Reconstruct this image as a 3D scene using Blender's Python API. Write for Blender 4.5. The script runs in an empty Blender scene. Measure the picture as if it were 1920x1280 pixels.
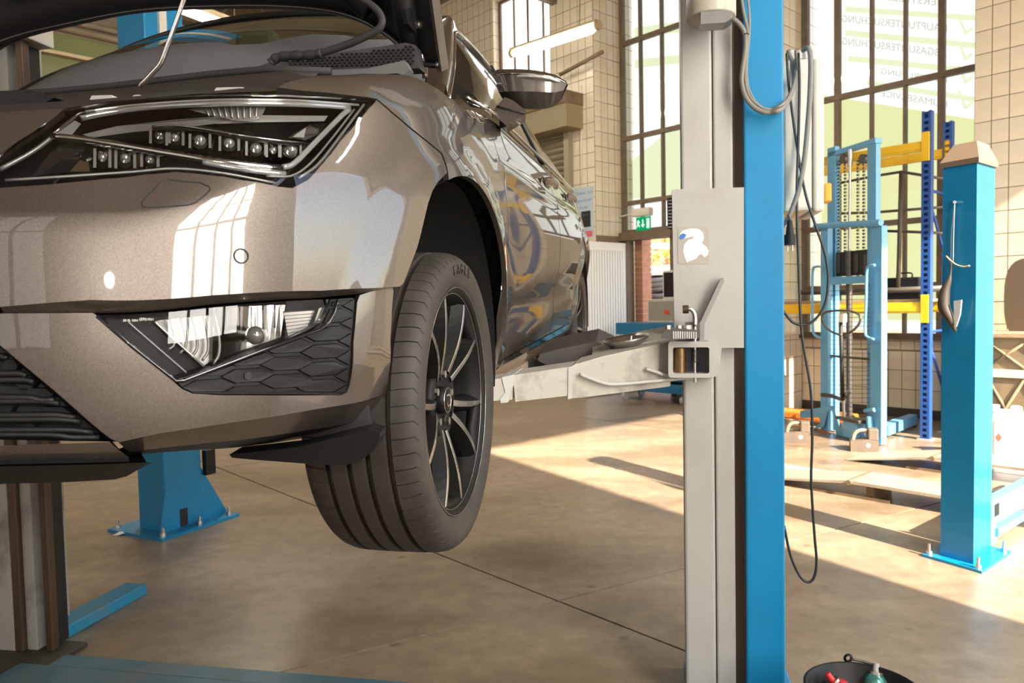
import bpy, bmesh, math, random
from mathutils import Vector, Matrix, geometry
from mathutils.bvhtree import BVHTree
random.seed(7)
V = Vector
SC = bpy.context.scene
COL = SC.collection
PI = math.pi

# ------------------------------------------------------------------ camera
FPX, CAMH = 1400.0, 1.33
_p, _r = math.radians(2.8), math.radians(1.2)
FW = V((0, math.cos(_p), -math.sin(_p)))
_rt = V((1, 0, 0)); _up = _rt.cross(FW)
RT = _rt*math.cos(_r) - _up*math.sin(_r)
UP = _up*math.cos(_r) + _rt*math.sin(_r)
CAM = V((0, 0, CAMH))
camd = bpy.data.cameras.new('camera'); cam = bpy.data.objects.new('camera', camd); COL.objects.link(cam)
camd.sensor_width = 36.0; camd.lens = FPX/1920*36.0; camd.clip_start = 0.05; camd.clip_end = 300
cam.matrix_world = Matrix.Translation(CAM) @ Matrix((RT, UP, -FW)).transposed().to_4x4()
camd.dof.use_dof = True; camd.dof.focus_distance = 1.55; camd.dof.aperture_fstop = 9.0
SC.camera = cam

# ------------------------------------------------------------------ world, sun, exposure
SC.view_settings.view_transform = 'Standard'; SC.view_settings.look = 'None'
SC.view_settings.exposure = 0.43; SC.view_settings.gamma = 1.0
SC.view_settings.use_curve_mapping = False
SC.cycles.max_bounces = 8; SC.cycles.diffuse_bounces = 5; SC.cycles.glossy_bounces = 5
SC.cycles.transparent_max_bounces = 16; SC.cycles.transmission_bounces = 6
SC.cycles.sample_clamp_indirect = 6.0; SC.cycles.use_denoising = True
SC.cycles.caustics_reflective = False; SC.cycles.caustics_refractive = False
world = bpy.data.worlds.new('world'); SC.world = world; world.use_nodes = True
wn = world.node_tree.nodes; wl = world.node_tree.links
wbg = wn['Background']; sky = wn.new('ShaderNodeTexSky'); sky.sky_type = 'NISHITA'
sky.sun_disc = False; sky.sun_elevation = math.radians(32); sky.sun_rotation = math.radians(150)
wmx = wn.new('ShaderNodeMix'); wmx.data_type = 'RGBA'; wmx.inputs[0].default_value = .55; wmx.inputs[7].default_value = (1.9, 1.75, 1.5, 1)   # thin bright cloud over the blue
wl.new(sky.outputs[0], wmx.inputs[6]); wl.new(wmx.outputs[2], wbg.inputs[0]); wbg.inputs[1].default_value = 0.95
SUN_DIR = V((-0.52, 0.854, -0.68)).normalized()        # direction the sunlight travels
sund = bpy.data.lights.new('sun', 'SUN'); sund.energy = 18.0; sund.angle = math.radians(0.7); sund.color = (1.0, 0.87, 0.70)
sun = bpy.data.objects.new('sun', sund); COL.objects.link(sun)
sun.rotation_euler = SUN_DIR.to_track_quat('-Z', 'Y').to_euler(); sun.location = (6, -10, 12)
flashd = bpy.data.lights.new('camera_flash', 'SPOT'); flashd.energy = 17.0; flashd.shadow_soft_size = 0.03; flashd.color = (1, .96, .9)
flashd.spot_size = math.radians(100); flashd.spot_blend = 0.5
flash = bpy.data.objects.new('camera_flash', flashd); COL.objects.link(flash); flash.location = CAM + V((0.02, -0.06, 0.12))
flash.rotation_euler = FW.to_track_quat('-Z', 'Y').to_euler()

# ------------------------------------------------------------------ pixel helpers (1920x1280)
def ray(x, y):
    d = FW + RT*((x-960)/FPX) + UP*((640-y)/FPX)
    return d/d.y
def at(x, y, d): return CAM + ray(x, y)*d
def flo(x, y, z=0.0):
    r = ray(x, y); return CAM + r*((z-CAMH)/r.z)

# ------------------------------------------------------------------ materials
MATS = {}
def sock(n, *names):
    for k in names:
        if k in n.inputs: return n.inputs[k]
def mat(name, col, rough=0.5, metal=0.0, coat=0.0, spec=0.5, var=0.0, vscale=8.0, dirt=None, dscale=3.0, damt=0.5,
        bump=0.0, bscale=40.0, emit=None, estr=1.0, coatr=0.03, stretch=None, rvar=0.0):
    if name in MATS: return MATS[name]
    m = bpy.data.materials.new(name); m.use_nodes = True; MATS[name] = m
    nt = m.node_tree; N = nt.nodes; Lk = nt.links; b = N['Principled BSDF']
    c = (*col, 1) if len(col) == 3 else col
    b.inputs['Base Color'].default_value = c; b.inputs['Roughness'].default_value = rough
    b.inputs['Metallic'].default_value = metal
    sock(b, 'Coat Weight').default_value = coat; sock(b, 'Coat Roughness').default_value = coatr
    sock(b, 'Specular IOR Level').default_value = spec
    if emit is not None:
        sock(b, 'Emission Color').default_value = (*emit, 1); sock(b, 'Emission Strength').default_value = estr
    tc = N.new('ShaderNodeTexCoord'); vec = tc.outputs['Object']
    if stretch:
        mp = N.new('ShaderNodeMapping'); mp.inputs['Scale'].default_value = stretch
        Lk.new(vec, mp.inputs[0]); vec = mp.outputs[0]
    cur = None
    if var > 0:
        n = N.new('ShaderNodeTexNoise'); n.inputs['Scale'].default_value = vscale; n.inputs['Detail'].default_value = 6
        Lk.new(vec, n.inputs['Vector'])
        r = N.new('ShaderNodeMapRange'); r.inputs['From Min'].default_value = .3; r.inputs['From Max'].default_value = .7
        r.inputs['To Min'].default_value = 1-var; r.inputs['To Max'].default_value = 1+var
        Lk.new(n.outputs[0], r.inputs[0])
        mx = N.new('ShaderNodeMix'); mx.data_type = 'RGBA'; mx.blend_type = 'MULTIPLY'; mx.inputs[0].default_value = 1
        mx.inputs[6].default_value = c; Lk.new(r.outputs[0], mx.inputs[7]); cur = mx.outputs[2]
        if rvar > 0:
            rr = N.new('ShaderNodeMapRange'); rr.inputs['To Min'].default_value = rough-rvar; rr.inputs['To Max'].default_value = rough+rvar
            Lk.new(n.outputs[0], rr.inputs[0]); Lk.new(rr.outputs[0], b.inputs['Roughness'])
    if dirt is not None:
        n = N.new('ShaderNodeTexNoise'); n.inputs['Scale'].default_value = dscale; n.inputs['Detail'].default_value = 8
        n.inputs['Roughness'].default_value = .65; Lk.new(vec, n.inputs['Vector'])
        r = N.new('ShaderNodeMapRange'); r.inputs['From Min'].default_value = .5; r.inputs['From Max'].default_value = .75
        r.inputs['To Max'].default_value = damt; Lk.new(n.outputs[0], r.inputs[0])
        mx = N.new('ShaderNodeMix'); mx.data_type = 'RGBA'; Lk.new(r.outputs[0], mx.inputs[0])
        if cur: Lk.new(cur, mx.inputs[6])
        else: mx.inputs[6].default_value = c
        mx.inputs[7].default_value = (*dirt, 1); cur = mx.outputs[2]
    if cur: Lk.new(cur, b.inputs['Base Color'])
    if bump > 0:
        n = N.new('ShaderNodeTexNoise'); n.inputs['Scale'].default_value = bscale; n.inputs['Detail'].default_value = 4
        Lk.new(vec, n.inputs['Vector']); bp = N.new('ShaderNodeBump'); bp.inputs['Strength'].default_value = bump
        bp.inputs['Distance'].default_value = .005; Lk.new(n.outputs[0], bp.inputs['Height']); Lk.new(bp.outputs[0], b.inputs['Normal'])
    return m
def glass_mat(name, tint=(1, 1, 1), rough=0.02, ior=1.45, haze=0.0, hazecol=(.5, .5, .5)):
    """thin clear sheet: transparent mixed with a fresnel reflection (and a little dust haze)"""
    m = bpy.data.materials.new(name); m.use_nodes = True; MATS[name] = m
    nt = m.node_tree; N = nt.nodes; Lk = nt.links; N.remove(N['Principled BSDF']); out = N['Material Output']
    tr = N.new('ShaderNodeBsdfTransparent'); tr.inputs[0].default_value = (*tint, 1)
    gl = N.new('ShaderNodeBsdfGlossy'); gl.inputs['Roughness'].default_value = rough
    fr = N.new('ShaderNodeFresnel'); fr.inputs[0].default_value = ior
    mx = N.new('ShaderNodeMixShader'); Lk.new(fr.outputs[0], mx.inputs[0]); Lk.new(tr.outputs[0], mx.inputs[1]); Lk.new(gl.outputs[0], mx.inputs[2])
    last = mx.outputs[0]
    if haze > 0:
        df = N.new('ShaderNodeBsdfDiffuse'); df.inputs[0].default_value = (*hazecol, 1)
        m2 = N.new('ShaderNodeMixShader'); m2.inputs[0].default_value = haze; Lk.new(last, m2.inputs[1]); Lk.new(df.outputs[0], m2.inputs[2]); last = m2.outputs[0]
    Lk.new(last, out.inputs[0]); return m
def emit_mat(name, col, s):
    m = bpy.data.materials.new(name); m.use_nodes = True; MATS[name] = m
    nt = m.node_tree; N = nt.nodes; N.remove(N['Principled BSDF']); e = N.new('ShaderNodeEmission')
    e.inputs[0].default_value = (*col, 1); e.inputs[1].default_value = s; nt.links.new(e.outputs[0], N['Material Output'].inputs[0]); return m

# ------------------------------------------------------------------ object helpers
def link(name, me, m=None, parent=None, mw=None):
    o = bpy.data.objects.new(name, me); COL.objects.link(o)
    if m is not None and me is not None and len(me.materials) == 0: me.materials.append(m)
    if parent is not None: o.parent = parent
    if mw is not None: o.matrix_world = mw
    return o
def tag(o, label, cat, group=None, kind=None):
    if label: o['label'] = label
    if cat: o['category'] = cat
    if group: o['group'] = group
    if kind: o['kind'] = kind
    return o
def struct(o, label=None):
    o['kind'] = 'structure'
    if label: o['label'] = label
    return o
def thing(name, label, cat, mw=None, group=None, loc=None, rz=0.0):
    o = bpy.data.objects.new(name, None); COL.objects.link(o); o.empty_display_size = .1
    if mw is not None: o.matrix_world = mw
    elif loc is not None: o.matrix_world = Matrix.Translation(loc) @ Matrix.Rotation(rz, 4, 'Z')
    return tag(o, label, cat, group)
class MB:
    """mesh builder: collects primitive shapes of ONE part"""
    def __init__(s): s.v = []; s.f = []; s.sm = []
    def add(s, vs, fs, smooth=False, M=None):
        n = len(s.v)
        s.v += [tuple(M @ V(p)) if M is not None else tuple(p) for p in vs]
        s.f += [tuple(i+n for i in f) for f in fs]; s.sm += [smooth]*len(fs); return s
    def box(s, a, b, M=None, bev=0.0):
        x0, x1 = sorted((a[0], b[0])); y0, y1 = sorted((a[1], b[1])); z0, z1 = sorted((a[2], b[2]))
        if bev <= 0:
            vs = [(x, y, z) for x in (x0, x1) for y in (y0, y1) for z in (z0, z1)]
            fs = [(0, 1, 3, 2), (4, 6, 7, 5), (0, 4, 5, 1), (2, 3, 7, 6), (0, 2, 6, 4), (1, 5, 7, 3)]
            return s.add(vs, fs, False, M)
        bev = min(bev, (x1-x0)*.45, (y1-y0)*.45, (z1-z0)*.45)
        bm = bmesh.new(); bmesh.ops.create_cube(bm, size=1)
        for q in bm.verts: q.co = V(((x0+x1)/2+q.co.x*(x1-x0), (y0+y1)/2+q.co.y*(y1-y0), (z0+z1)/2+q.co.z*(z1-z0)))
        bmesh.ops.bevel(bm, geom=bm.edges[:], offset=bev, segments=2, affect='EDGES', profile=.5)
        bm.verts.index_update()
        s.add([tuple(q.co) for q in bm.verts], [tuple(q.index for q in f.verts) for f in bm.faces], False, M); bm.free(); return s
    def cyl(s, a, b, r, r2=None, n=20, caps=True, smooth=True):
        a, b = V(a), V(b); r2 = r if r2 is None else r2
        q = (b-a).to_track_quat('Z', 'Y').to_matrix(); vs = []
        for i in range(n):
            c = V((math.cos(2*PI*i/n), math.sin(2*PI*i/n), 0)); vs.append(a+q@(c*r)); vs.append(b+q@(c*r2))
        fs = [(2*i, 2*((i+1) % n), 2*((i+1) % n)+1, 2*i+1) for i in range(n)]
        s.add(vs, fs, smooth)
        if caps:
            n0 = len(s.v)
            s.add([vs[2*i] for i in range(n)]+[vs[2*i+1] for i in range(n)], [tuple(range(n-1, -1, -1)), tuple(range(n, 2*n))], False)
        return s
    def tube(s, pts, r, n=8, closed=False, caps=True):
        pts = [V(p) for p in pts]; m = len(pts); rs = r if isinstance(r, (list, tuple)) else [r]*m
        T = []
        for i in range(m):
            if closed: d = pts[(i+1) % m]-pts[i-1]
            else: d = pts[min(i+1, m-1)]-pts[max(i-1, 0)]
            T.append(d.normalized())
        nrm = T[0].orthogonal().normalized(); vs = []
        for i in range(m):
            nrm = (nrm-T[i]*nrm.dot(T[i])).normalized(); bn = T[i].cross(nrm)
            for k in range(n):
                a = 2*PI*k/n; vs.append(pts[i]+(nrm*math.cos(a)+bn*math.sin(a))*rs[i])
        fs = []
        for i in range(m if closed else m-1):
            j = (i+1) % m
            for k in range(n): fs.append((i*n+k, i*n+(k+1) % n, j*n+(k+1) % n, j*n+k))
        if caps and not closed: fs += [tuple(range(n-1, -1, -1)), tuple((m-1)*n+k for k in range(n))]
        return s.add(vs, fs, True)
    def lathe(s, prof, n=32, axis='Z', M=None, smooth=True, closed=False):
        vs = []; m = len(prof)
        for i in range(n):
            a = 2*PI*i/n; c, sn = math.cos(a), math.sin(a)
            for r, z in prof:
                vs.append((r*c, r*sn, z) if axis == 'Z' else ((r*c, z, r*sn) if axis == 'Y' else (z, r*c, r*sn)))
        fs = [(i*m+k, ((i+1) % n)*m+k, ((i+1) % n)*m+k+1, i*m+k+1) for i in range(n) for k in range(m-1)]
        return s.add(vs, fs, smooth, M)
    def prism(s, poly, h, M=None, both=True):
        """polygon (x,y) extruded along z by h"""
        n = len(poly); vs = [(x, y, 0) for x, y in poly]+[(x, y, h) for x, y in poly]
        fs = [(i, (i+1) % n, n+(i+1) % n, n+i) for i in range(n)]
        fs += [tuple(range(n-1, -1, -1)), tuple(range(n, 2*n))]
        return s.add(vs, fs, False, M)
    def loft(s, rings, smooth=True, caps=True, closed=True):
        m = len(rings[0]); vs = [p for r in rings for p in r]; fs = []
        for i in range(len(rings)-1):
            for k in range(m if closed else m-1):
                fs.append((i*m+k, i*m+(k+1) % m, (i+1)*m+(k+1) % m, (i+1)*m+k))
        s.add(vs, fs, smooth)
        if caps and closed: s.add([*rings[0]]+[*rings[-1]], [tuple(range(m-1, -1, -1)), tuple(range(m, 2*m))], False)
        return s
    def grid(s, P, smooth=True):
        return s.loft(P, smooth, False, False)
    def mesh(s, name):
        me = bpy.data.meshes.new(name); me.from_pydata(s.v, [], s.f); me.update()
        if any(s.sm): me.polygons.foreach_set('use_smooth', s.sm)
        return me
    def build(s, name, m, parent=None, mw=None, recalc=True):
        me = s.mesh(name)
        if recalc:
            bm = bmesh.new(); bm.from_mesh(me); bmesh.ops.recalc_face_normals(bm, faces=bm.faces); bm.to_mesh(me); bm.free()
        return link(name, me, m, parent, mw)
def beam_prism(pts, a, b=None):
    """front polygon pts (3D) extruded by the vector a"""
    mb = MB(); n = len(pts); pts = [V(p) for p in pts]; vs = pts+[p+V(a) for p in pts]
    fs = [(i, (i+1) % n, n+(i+1) % n, n+i) for i in range(n)]+[tuple(range(n-1, -1, -1)), tuple(range(n, 2*n))]
    return mb.add(vs, fs)
def crom(pts, n):
    """Catmull-Rom through pts, n samples per span"""
    P = [V(p) for p in pts]; out = []
    for i in range(len(P)-1):
        p0 = P[i-1] if i else P[0]*2-P[1]; p1, p2 = P[i], P[i+1]; p3 = P[i+2] if i+2 < len(P) else p2*2-p1
        for k in range(n):
            t = k/n; out.append(.5*((2*p1)+(p2-p0)*t+(2*p0-5*p1+4*p2-p3)*t*t+(-p0+3*p1-3*p2+p3)*t**3))
    out.append(P[-1]); return out
def text_mesh(s, size, depth=0.0, mirror=False, align='CENTER'):
    cu = bpy.data.curves.new('lettering', 'FONT'); cu.body = s; cu.size = size; cu.extrude = depth; cu.align_x = align; cu.resolution_u = 3
    o = bpy.data.objects.new('lettering', cu); COL.objects.link(o)
    me = bpy.data.meshes.new_from_object(o.evaluated_get(bpy.context.evaluated_depsgraph_get()))
    bpy.data.objects.remove(o); bpy.data.curves.remove(cu)
    if mirror:
        me.transform(Matrix.Scale(-1, 4, V((1, 0, 0)))); me.flip_normals()
    return me
def frame(o, x, y, z):
    m = Matrix((V(x).normalized(), V(y).normalized(), V(z).normalized())).transposed().to_4x4(); m.translation = V(o); return m
def copy_tree(o, mw=None, parent=None):
    c = o.copy(); COL.objects.link(c)
    if parent is not None: c.parent = parent
    for ch in [k for k in o.children]: copy_tree(ch, None, c)
    if mw is not None: c.matrix_world = mw
    return c

# common materials
paint = None
m_white = mat('white_paint', (.78, .77, .73), .4, var=.05, vscale=4)
m_black = mat('black_plastic', (.007, .0068, .007), .5, spec=.3, bump=.12, bscale=400)
m_blackg = mat('gloss_black', (.008, .008, .009), .12, coat=.5)
m_rubber = mat('rubber', (.018, .017, .016), .7)
m_chrome = mat('chrome', (.8, .8, .8), .08, 1.0)
m_steel = mat('steel', (.5, .48, .45), .32, 1.0, var=.12, vscale=20)
m_dsteel = mat('dark_steel', (.12, .11, .10), .45, .8, var=.2, vscale=30)
m_blue = mat('lift_blue', (.002, .215, .45), .38, coat=.25, spec=.4, var=.05, vscale=5, dirt=(.005, .16, .30), dscale=3.5, damt=.35, bump=.10, bscale=350)
m_lgrey = mat('lift_grey', (.43, .415, .38), .42, spec=.45, var=.05, vscale=6, dirt=(.25, .20, .14), dscale=2.6, damt=.35, bump=.08, bscale=300)
m_wornbrown = mat('worn_rail', (.10, .065, .04), .45, .4, var=.35, vscale=10, stretch=(1, 1, .2))
m_yellow = mat('rack_yellow', (.72, .42, .01), .4, var=.08, vscale=5)
m_rackblue = mat('rack_blue', (.02, .07, .26), .4, var=.1, vscale=6)
m_stblue = mat('stacker_blue', (.12, .36, .60), .35, coat=.2, var=.05, vscale=4)
m_cream = mat('cream_box', (.66, .62, .52), .45, var=.03)
m_wood = mat('old_wood', (.38, .27, .17), .7, var=.25, vscale=12, stretch=(1, 6, 6))

# ================================================================== THE HALL (room frame: s along the window wall, e = distance from the panes into the room)
TA = math.radians(42)
TT = V((-math.sin(TA), math.cos(TA), 0)); NN = V((-TT.y, TT.x, 0))
P0 = flo(1663, 779)
ROOM = frame(P0, TT, NN, V((0, 0, 1)))
ROOMI = ROOM.inverted()
def W(x, y, off=0.0):
    """pixel -> (s, z) on the plane e = off"""
    o = ROOMI @ CAM; d = ROOMI.to_3x3() @ ray(x, y); t = (off-o.y)/d.y; p = o+d*t
    return p.x, p.z
def sd(p): return ROOMI @ V(p)

def tile_mat(name, col, grout, w, h, jw=.022, rough=.22):
    m = bpy.data.materials.new(name); m.use_nodes = True; MATS[name] = m
    N = m.node_tree.nodes; Lk = m.node_tree.links; b = N['Principled BSDF']; tc = N.new('ShaderNodeTexCoord')
    br = N.new('ShaderNodeTexBrick'); br.offset = 0; br.inputs['Color1'].default_value = (*col, 1)
    br.inputs['Color2'].default_value = tuple(c*.95 for c in col)+(1,); br.inputs['Mortar'].default_value = (*grout, 1)
    br.inputs['Scale'].default_value = 1; br.inputs['Mortar Size'].default_value = .004; br.inputs['Brick Width'].default_value = w; br.inputs['Row Height'].default_value = h
    sx = N.new('ShaderNodeSeparateXYZ'); cb = N.new('ShaderNodeCombineXYZ'); ad = N.new('ShaderNodeMath'); ad.operation = 'ADD'
    Lk.new(tc.outputs['Object'], sx.inputs[0]); Lk.new(sx.outputs[0], ad.inputs[0]); Lk.new(sx.outputs[1], ad.inputs[1])
    Lk.new(ad.outputs[0], cb.inputs[0]); Lk.new(sx.outputs[2], cb.inputs[1]); Lk.new(cb.outputs[0], br.inputs['Vector'])
    Lk.new(br.outputs[0], b.inputs['Base Color']); b.inputs['Roughness'].default_value = rough; return m
m_tile = mat('wall_tile', (.70, .61, .46), .16, spec=.5, var=.06, vscale=3)
m_grout = mat('grout', (.22, .155, .10), .9)
m_twall = tile_mat('tiled_wall', (.66, .57, .43), (.20, .14, .09), .143, .211)
m_plaster = mat('plaster', (.55, .47, .36), .8, var=.08, vscale=2)
m_conc = None
def concrete():
    m = bpy.data.materials.new('concrete_floor'); m.use_nodes = True; N = m.node_tree.nodes; Lk = m.node_tree.links; b = N['Principled BSDF']
    g = N.new('ShaderNodeNewGeometry'); pos = g.outputs['Position']
    n1 = N.new('ShaderNodeTexNoise'); n1.inputs['Scale'].default_value = .9; n1.inputs['Detail'].default_value = 9; n1.inputs['Roughness'].default_value = .62
    n2 = N.new('ShaderNodeTexNoise'); n2.inputs['Scale'].default_value = 9; n2.inputs['Detail'].default_value = 8; n2.inputs['Roughness'].default_value = .7
    n3 = N.new('ShaderNodeTexNoise'); n3.inputs['Scale'].default_value = 55; n3.inputs['Detail'].default_value = 3
    mp = N.new('ShaderNodeMapping'); mp.inputs['Rotation'].default_value = (0, 0, TA); mp.inputs['Scale'].default_value = (.6, 1.6, 1)
    Lk.new(pos, mp.inputs[0]); Lk.new(mp.outputs[0], n1.inputs['Vector'])
    for n in (n2, n3): Lk.new(pos, n.inputs['Vector'])
    cr = N.new('ShaderNodeValToRGB'); e = cr.color_ramp.elements
    e[0].position = .32; e[0].color = (.17, .119, .074, 1); e[1].position = .68; e[1].color = (.37, .29, .205, 1); x = e.new(.5); x.color = (.275, .205, .138, 1)
    Lk.new(n1.outputs[0], cr.inputs[0])
    r2 = N.new('ShaderNodeMapRange'); r2.inputs['From Min'].default_value = .35; r2.inputs['From Max'].default_value = .65; r2.inputs['To Min'].default_value = .80; r2.inputs['To Max'].default_value = 1.16
    Lk.new(n2.outputs[0], r2.inputs[0])
    mx = N.new('ShaderNodeMix'); mx.data_type = 'RGBA'; mx.blend_type = 'MULTIPLY'; mx.inputs[0].default_value = 1
    Lk.new(cr.outputs[0], mx.inputs[6]); Lk.new(r2.outputs[0], mx.inputs[7])
    r3 = N.new('ShaderNodeMapRange'); r3.inputs['From Min'].default_value = .70; r3.inputs['From Max'].default_value = .78; r3.inputs['To Max'].default_value = .55
    Lk.new(n3.outputs[0], r3.inputs[0])
    # oily spots
    vo = N.new('ShaderNodeTexVoronoi'); vo.inputs['Scale'].default_value = 3.2; Lk.new(pos, vo.inputs['Vector'])
    rv = N.new('ShaderNodeMapRange'); rv.inputs['From Min'].default_value = .035; rv.inputs['From Max'].default_value = .09; rv.inputs['To Min'].default_value = .6; rv.inputs['To Max'].default_value = 0
    Lk.new(vo.outputs[0], rv.inputs[0])
    mxx = N.new('ShaderNodeMath'); mxx.operation = 'MAXIMUM'; Lk.new(r3.outputs[0], mxx.inputs[0]); Lk.new(rv.outputs[0], mxx.inputs[1])
    m2 = N.new('ShaderNodeMix'); m2.data_type = 'RGBA'; Lk.new(mxx.outputs[0], m2.inputs[0]); Lk.new(mx.outputs[2], m2.inputs[6]); m2.inputs[7].default_value = (.09, .06, .035, 1)
    Lk.new(m2.outputs[2], b.inputs['Base Color'])
    rr = N.new('ShaderNodeMapRange'); rr.inputs['To Min'].default_value = .18; rr.inputs['To Max'].default_value = .5; Lk.new(n1.outputs[0], rr.inputs[0]); Lk.new(rr.outputs[0], b.inputs['Roughness'])
    bp = N.new('ShaderNodeBump'); bp.inputs['Strength'].default_value = .12; bp.inputs['Distance'].default_value = .004; Lk.new(n2.outputs[0], bp.inputs['Height']); Lk.new(bp.outputs[0], b.inputs['Normal'])
    return m
m_conc = concrete()
m_joint = mat('floor_joint', (.05, .035, .022), .9)
S0, S1, E1, CZ = -5.5, 11.0, 14.5, 6.6
fl = struct(MB().box((S0, -.45, -.06), (S1, E1, -.012)).build('floor', m_joint, mw=ROOM), 'worn beige concrete hall floor with dark joints')
_cross = lambda e: -.82-(7.49-e)*.215
erows = [-.42, 2.3, 6.36, 10.45, E1]; scols = [-8.1, -4.06, 0, 4.06, 8.1, 12.2]
for i in range(4):
    for j in range(5):
        g = .006; e0, e1 = erows[i]+g, erows[i+1]-g
        pl = [(_cross(e)+s, e) for s, e in ((scols[j]+g, e0), (scols[j+1]-g, e0), (scols[j+1]-g, e1), (scols[j]+g, e1))]
        pl = [(min(max(x, S0), S1), y) for x, y in pl]
        if abs(pl[1][0]-pl[0][0]) < .05 and abs(pl[2][0]-pl[3][0]) < .05: continue
        MB().prism(pl, .0125, Matrix.Translation((0, 0, -.0125))).build('floor_slab', m_conc, fl)
m_asph = mat('asphalt', (.16, .15, .14), .9, var=.2, vscale=3)
struct(MB().box((-40, -40, -.1), (45, -.46, -.062)).build('ground', m_asph, mw=ROOM), 'grey yard outside the hall')
struct(MB().box((-40, -.46, -.1), (S0-.01, 40, -.062)).build('ground', m_asph, mw=ROOM), 'grey yard outside the gate')

# ---- window wall
wall = struct(MB().box((S0, -.4, 0), (-1.02, .6, CZ)).build('wall_right', m_twall, mw=ROOM), 'tall wall of cream tiles with steel framed windows between piers')
def wbox(a, b, m=m_twall, name='pier'): return MB().box(a, b).build(name, m, wall)
wbox((.99, -.4, 0), (1.75, .6, CZ)); wbox((3.77, -.4, 0), (4.56, .6, CZ)); wbox((5.90, -.4, 0), (S1, .6, CZ))
wbox((4.56, -.4, 0), (5.9, .6, 4.55), name='wall_panel'); wbox((4.56, -.4, 6.25), (5.9, .6, CZ), m_plaster, 'lintel')
wbox((-1.02, -.35, 0), (.99, 0, .88), name='parapet')
wbox((-1.02, -.4, 5.95), (.99, .1, CZ), m_plaster, 'lintel'); wbox((1.75, -.4, 5.95), (3.77, .1, CZ), m_plaster, 'lintel')
wbox((1.75, -.3, 0), (2.84, 0, 2.3), m_plaster, 'wall_panel')
m_sill = mat('brown_sill', (.10, .06, .035), .5, var=.2, vscale=9)
wbox((-1.02, -.02, .86), (.99, .09, .90), m_sill, 'window_sill')
wbox((-1.02, 0, 0), (.99, .015, .10), mat('dark_skirting', (.05, .035, .025), .6), 'skirting')
# tiles: single pieces on the faces that are seen
TW, TH = .143, .211
tile_me = None; tcount = [0]; stuff = MB()
def tiles(o, ax, ay, nu, nv, w=TW, h=TH, u0=0, part=True):
    """grid of tiles on a face: origin o, unit directions ax (along), ay=(0,0,1); normal = ax x z"""
    global tile_me
    ax = V(ax); nz = V((0, 0, 1)); nrm = ax.cross(nz).normalized()
    for i in range(nu):
        for j in range(nv):
            c = V(o)+ax*(w*(i+.5))+nz*(h*(j+.5))
            M = frame(c, ax, nz, nrm)
            jit = Matrix.Rotation(random.uniform(-.006, .006), 4, 'X') @ Matrix.Rotation(random.uniform(-.006, .006), 4, 'Y')
            if tile_me is None:
                tile_me = MB().box((-TW/2+.004, -TH/2+.004, -.004), (TW/2-.004, TH/2-.004, .005), bev=0).mesh('tile'); tile_me.materials.append(m_tile)
            if part and tcount[0] < 300:
                link('tile', tile_me, None, wall, ROOM @ M @ jit); tcount[0] += 1
            else:
                stuff.box((-w/2+.005, -h/2+.005, -.004), (w/2-.005, h/2-.005, .005), M @ jit)
wallg = m_grout
for a, b in (((-1.75, .6, 0), (-1.02, .6025, 5.95)), ((-1.0, 0, .1), (.985, .0025, .75)), ((.9875, 0, .9), (.99, .6, 4.95)), ((3.7675, 0, 0), (3.77, .6, 6.3)), ((3.77, .6, 2.0), (4.62, .6025, 6.5))): MB().box(a, b).build('grout_bed', m_grout, wall)
tiles((-1.02, .601, .0), (-1, 0, 0), 0, 5, 28)                 # pier right of the window
tiles((.985, .002, .10), (-1, 0, 0), 0, 14, 3, h=TH)            # parapet under the window
tiles((.989, .59, .9), (0, -1, 0), 0, 4, 19, w=TW)              # reveal of the pier behind the blue column
tiles((3.769, .59, 2.3), (0, -1, 0), 0, 4, 19)                 # reveal left of the tall window
stuffcols = tiles((4.62, .601, 2.0), (-1, 0, 0), 0, 6, 22)
tiles((3.769, .59, 0), (0, -1, 0), 0, 4, 10)
so = stuff.build('far_tiles', m_tile, wall); so['kind'] = 'stuff'

m_mull = mat('window_bar', (.16, .11, .07), .55, var=.15, vscale=10)
m_pglass = glass_mat('window_glass', (.97, .98, .96), .05, 1.3)
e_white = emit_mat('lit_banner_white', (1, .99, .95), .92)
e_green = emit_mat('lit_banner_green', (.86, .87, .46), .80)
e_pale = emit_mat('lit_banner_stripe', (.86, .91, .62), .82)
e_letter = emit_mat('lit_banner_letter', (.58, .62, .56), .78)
e_frost = emit_mat('lit_frosted_glass', (1, .985, .94), 2.2)
def window(name, s0, s1, z0, z1, bars, rails, label, e=0.0, thick=(), pane_m=None, hide=()):
    root = struct(MB().box((s0-.03, e-.05, z0), (s0+.03, e+.03, z1)).box((s1-.03, e-.05, z0), (s1+.03, e+.03, z1)).box((s0, e-.05, z0-.03), (s1, e+.03, z0+.03)).box((s0, e-.05, z1-.03), (s1, e+.03, z1+.03)).build(name, m_mull, mw=ROOM), label)
    for b in bars:
        w = .03 if b in thick else .015
        MB().box((b-w, e-.045, z0), (b+w, e+.02, z1)).build('window_bar', m_mull, root)
    for r in rails: MB().box((s0, e-.04, r-.03), (s1, e+.028, r+.03)).build('window_rail', m_mull, root)
    ss = [s0]+sorted(bars)+[s1]; zz = [z0]+sorted(rails)+[z1]
    for i in range(len(ss)-1):
        for j in range(len(zz)-1):
            MB().box((ss[i], e-.012, zz[j]), (ss[i+1], e-.008, zz[j+1])).build('pane', pane_m or m_pglass, root)
    return root
window('window_1', -1.02, .99, .9, 5.92, (-.534, -.176, .178, .563, .927), (1.45, 2.15, 3.64, 5.08), 'tall steel window with a mirrored green and white banner behind the rack', thick=(-.534, .563))
window('window_2', 1.75, 3.74, 2.36, 5.92, (2.3, 2.66, 3.03, 3.402), (2.78, 3.72, 5.09), 'tall narrow steel window above the open yard door')
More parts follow.
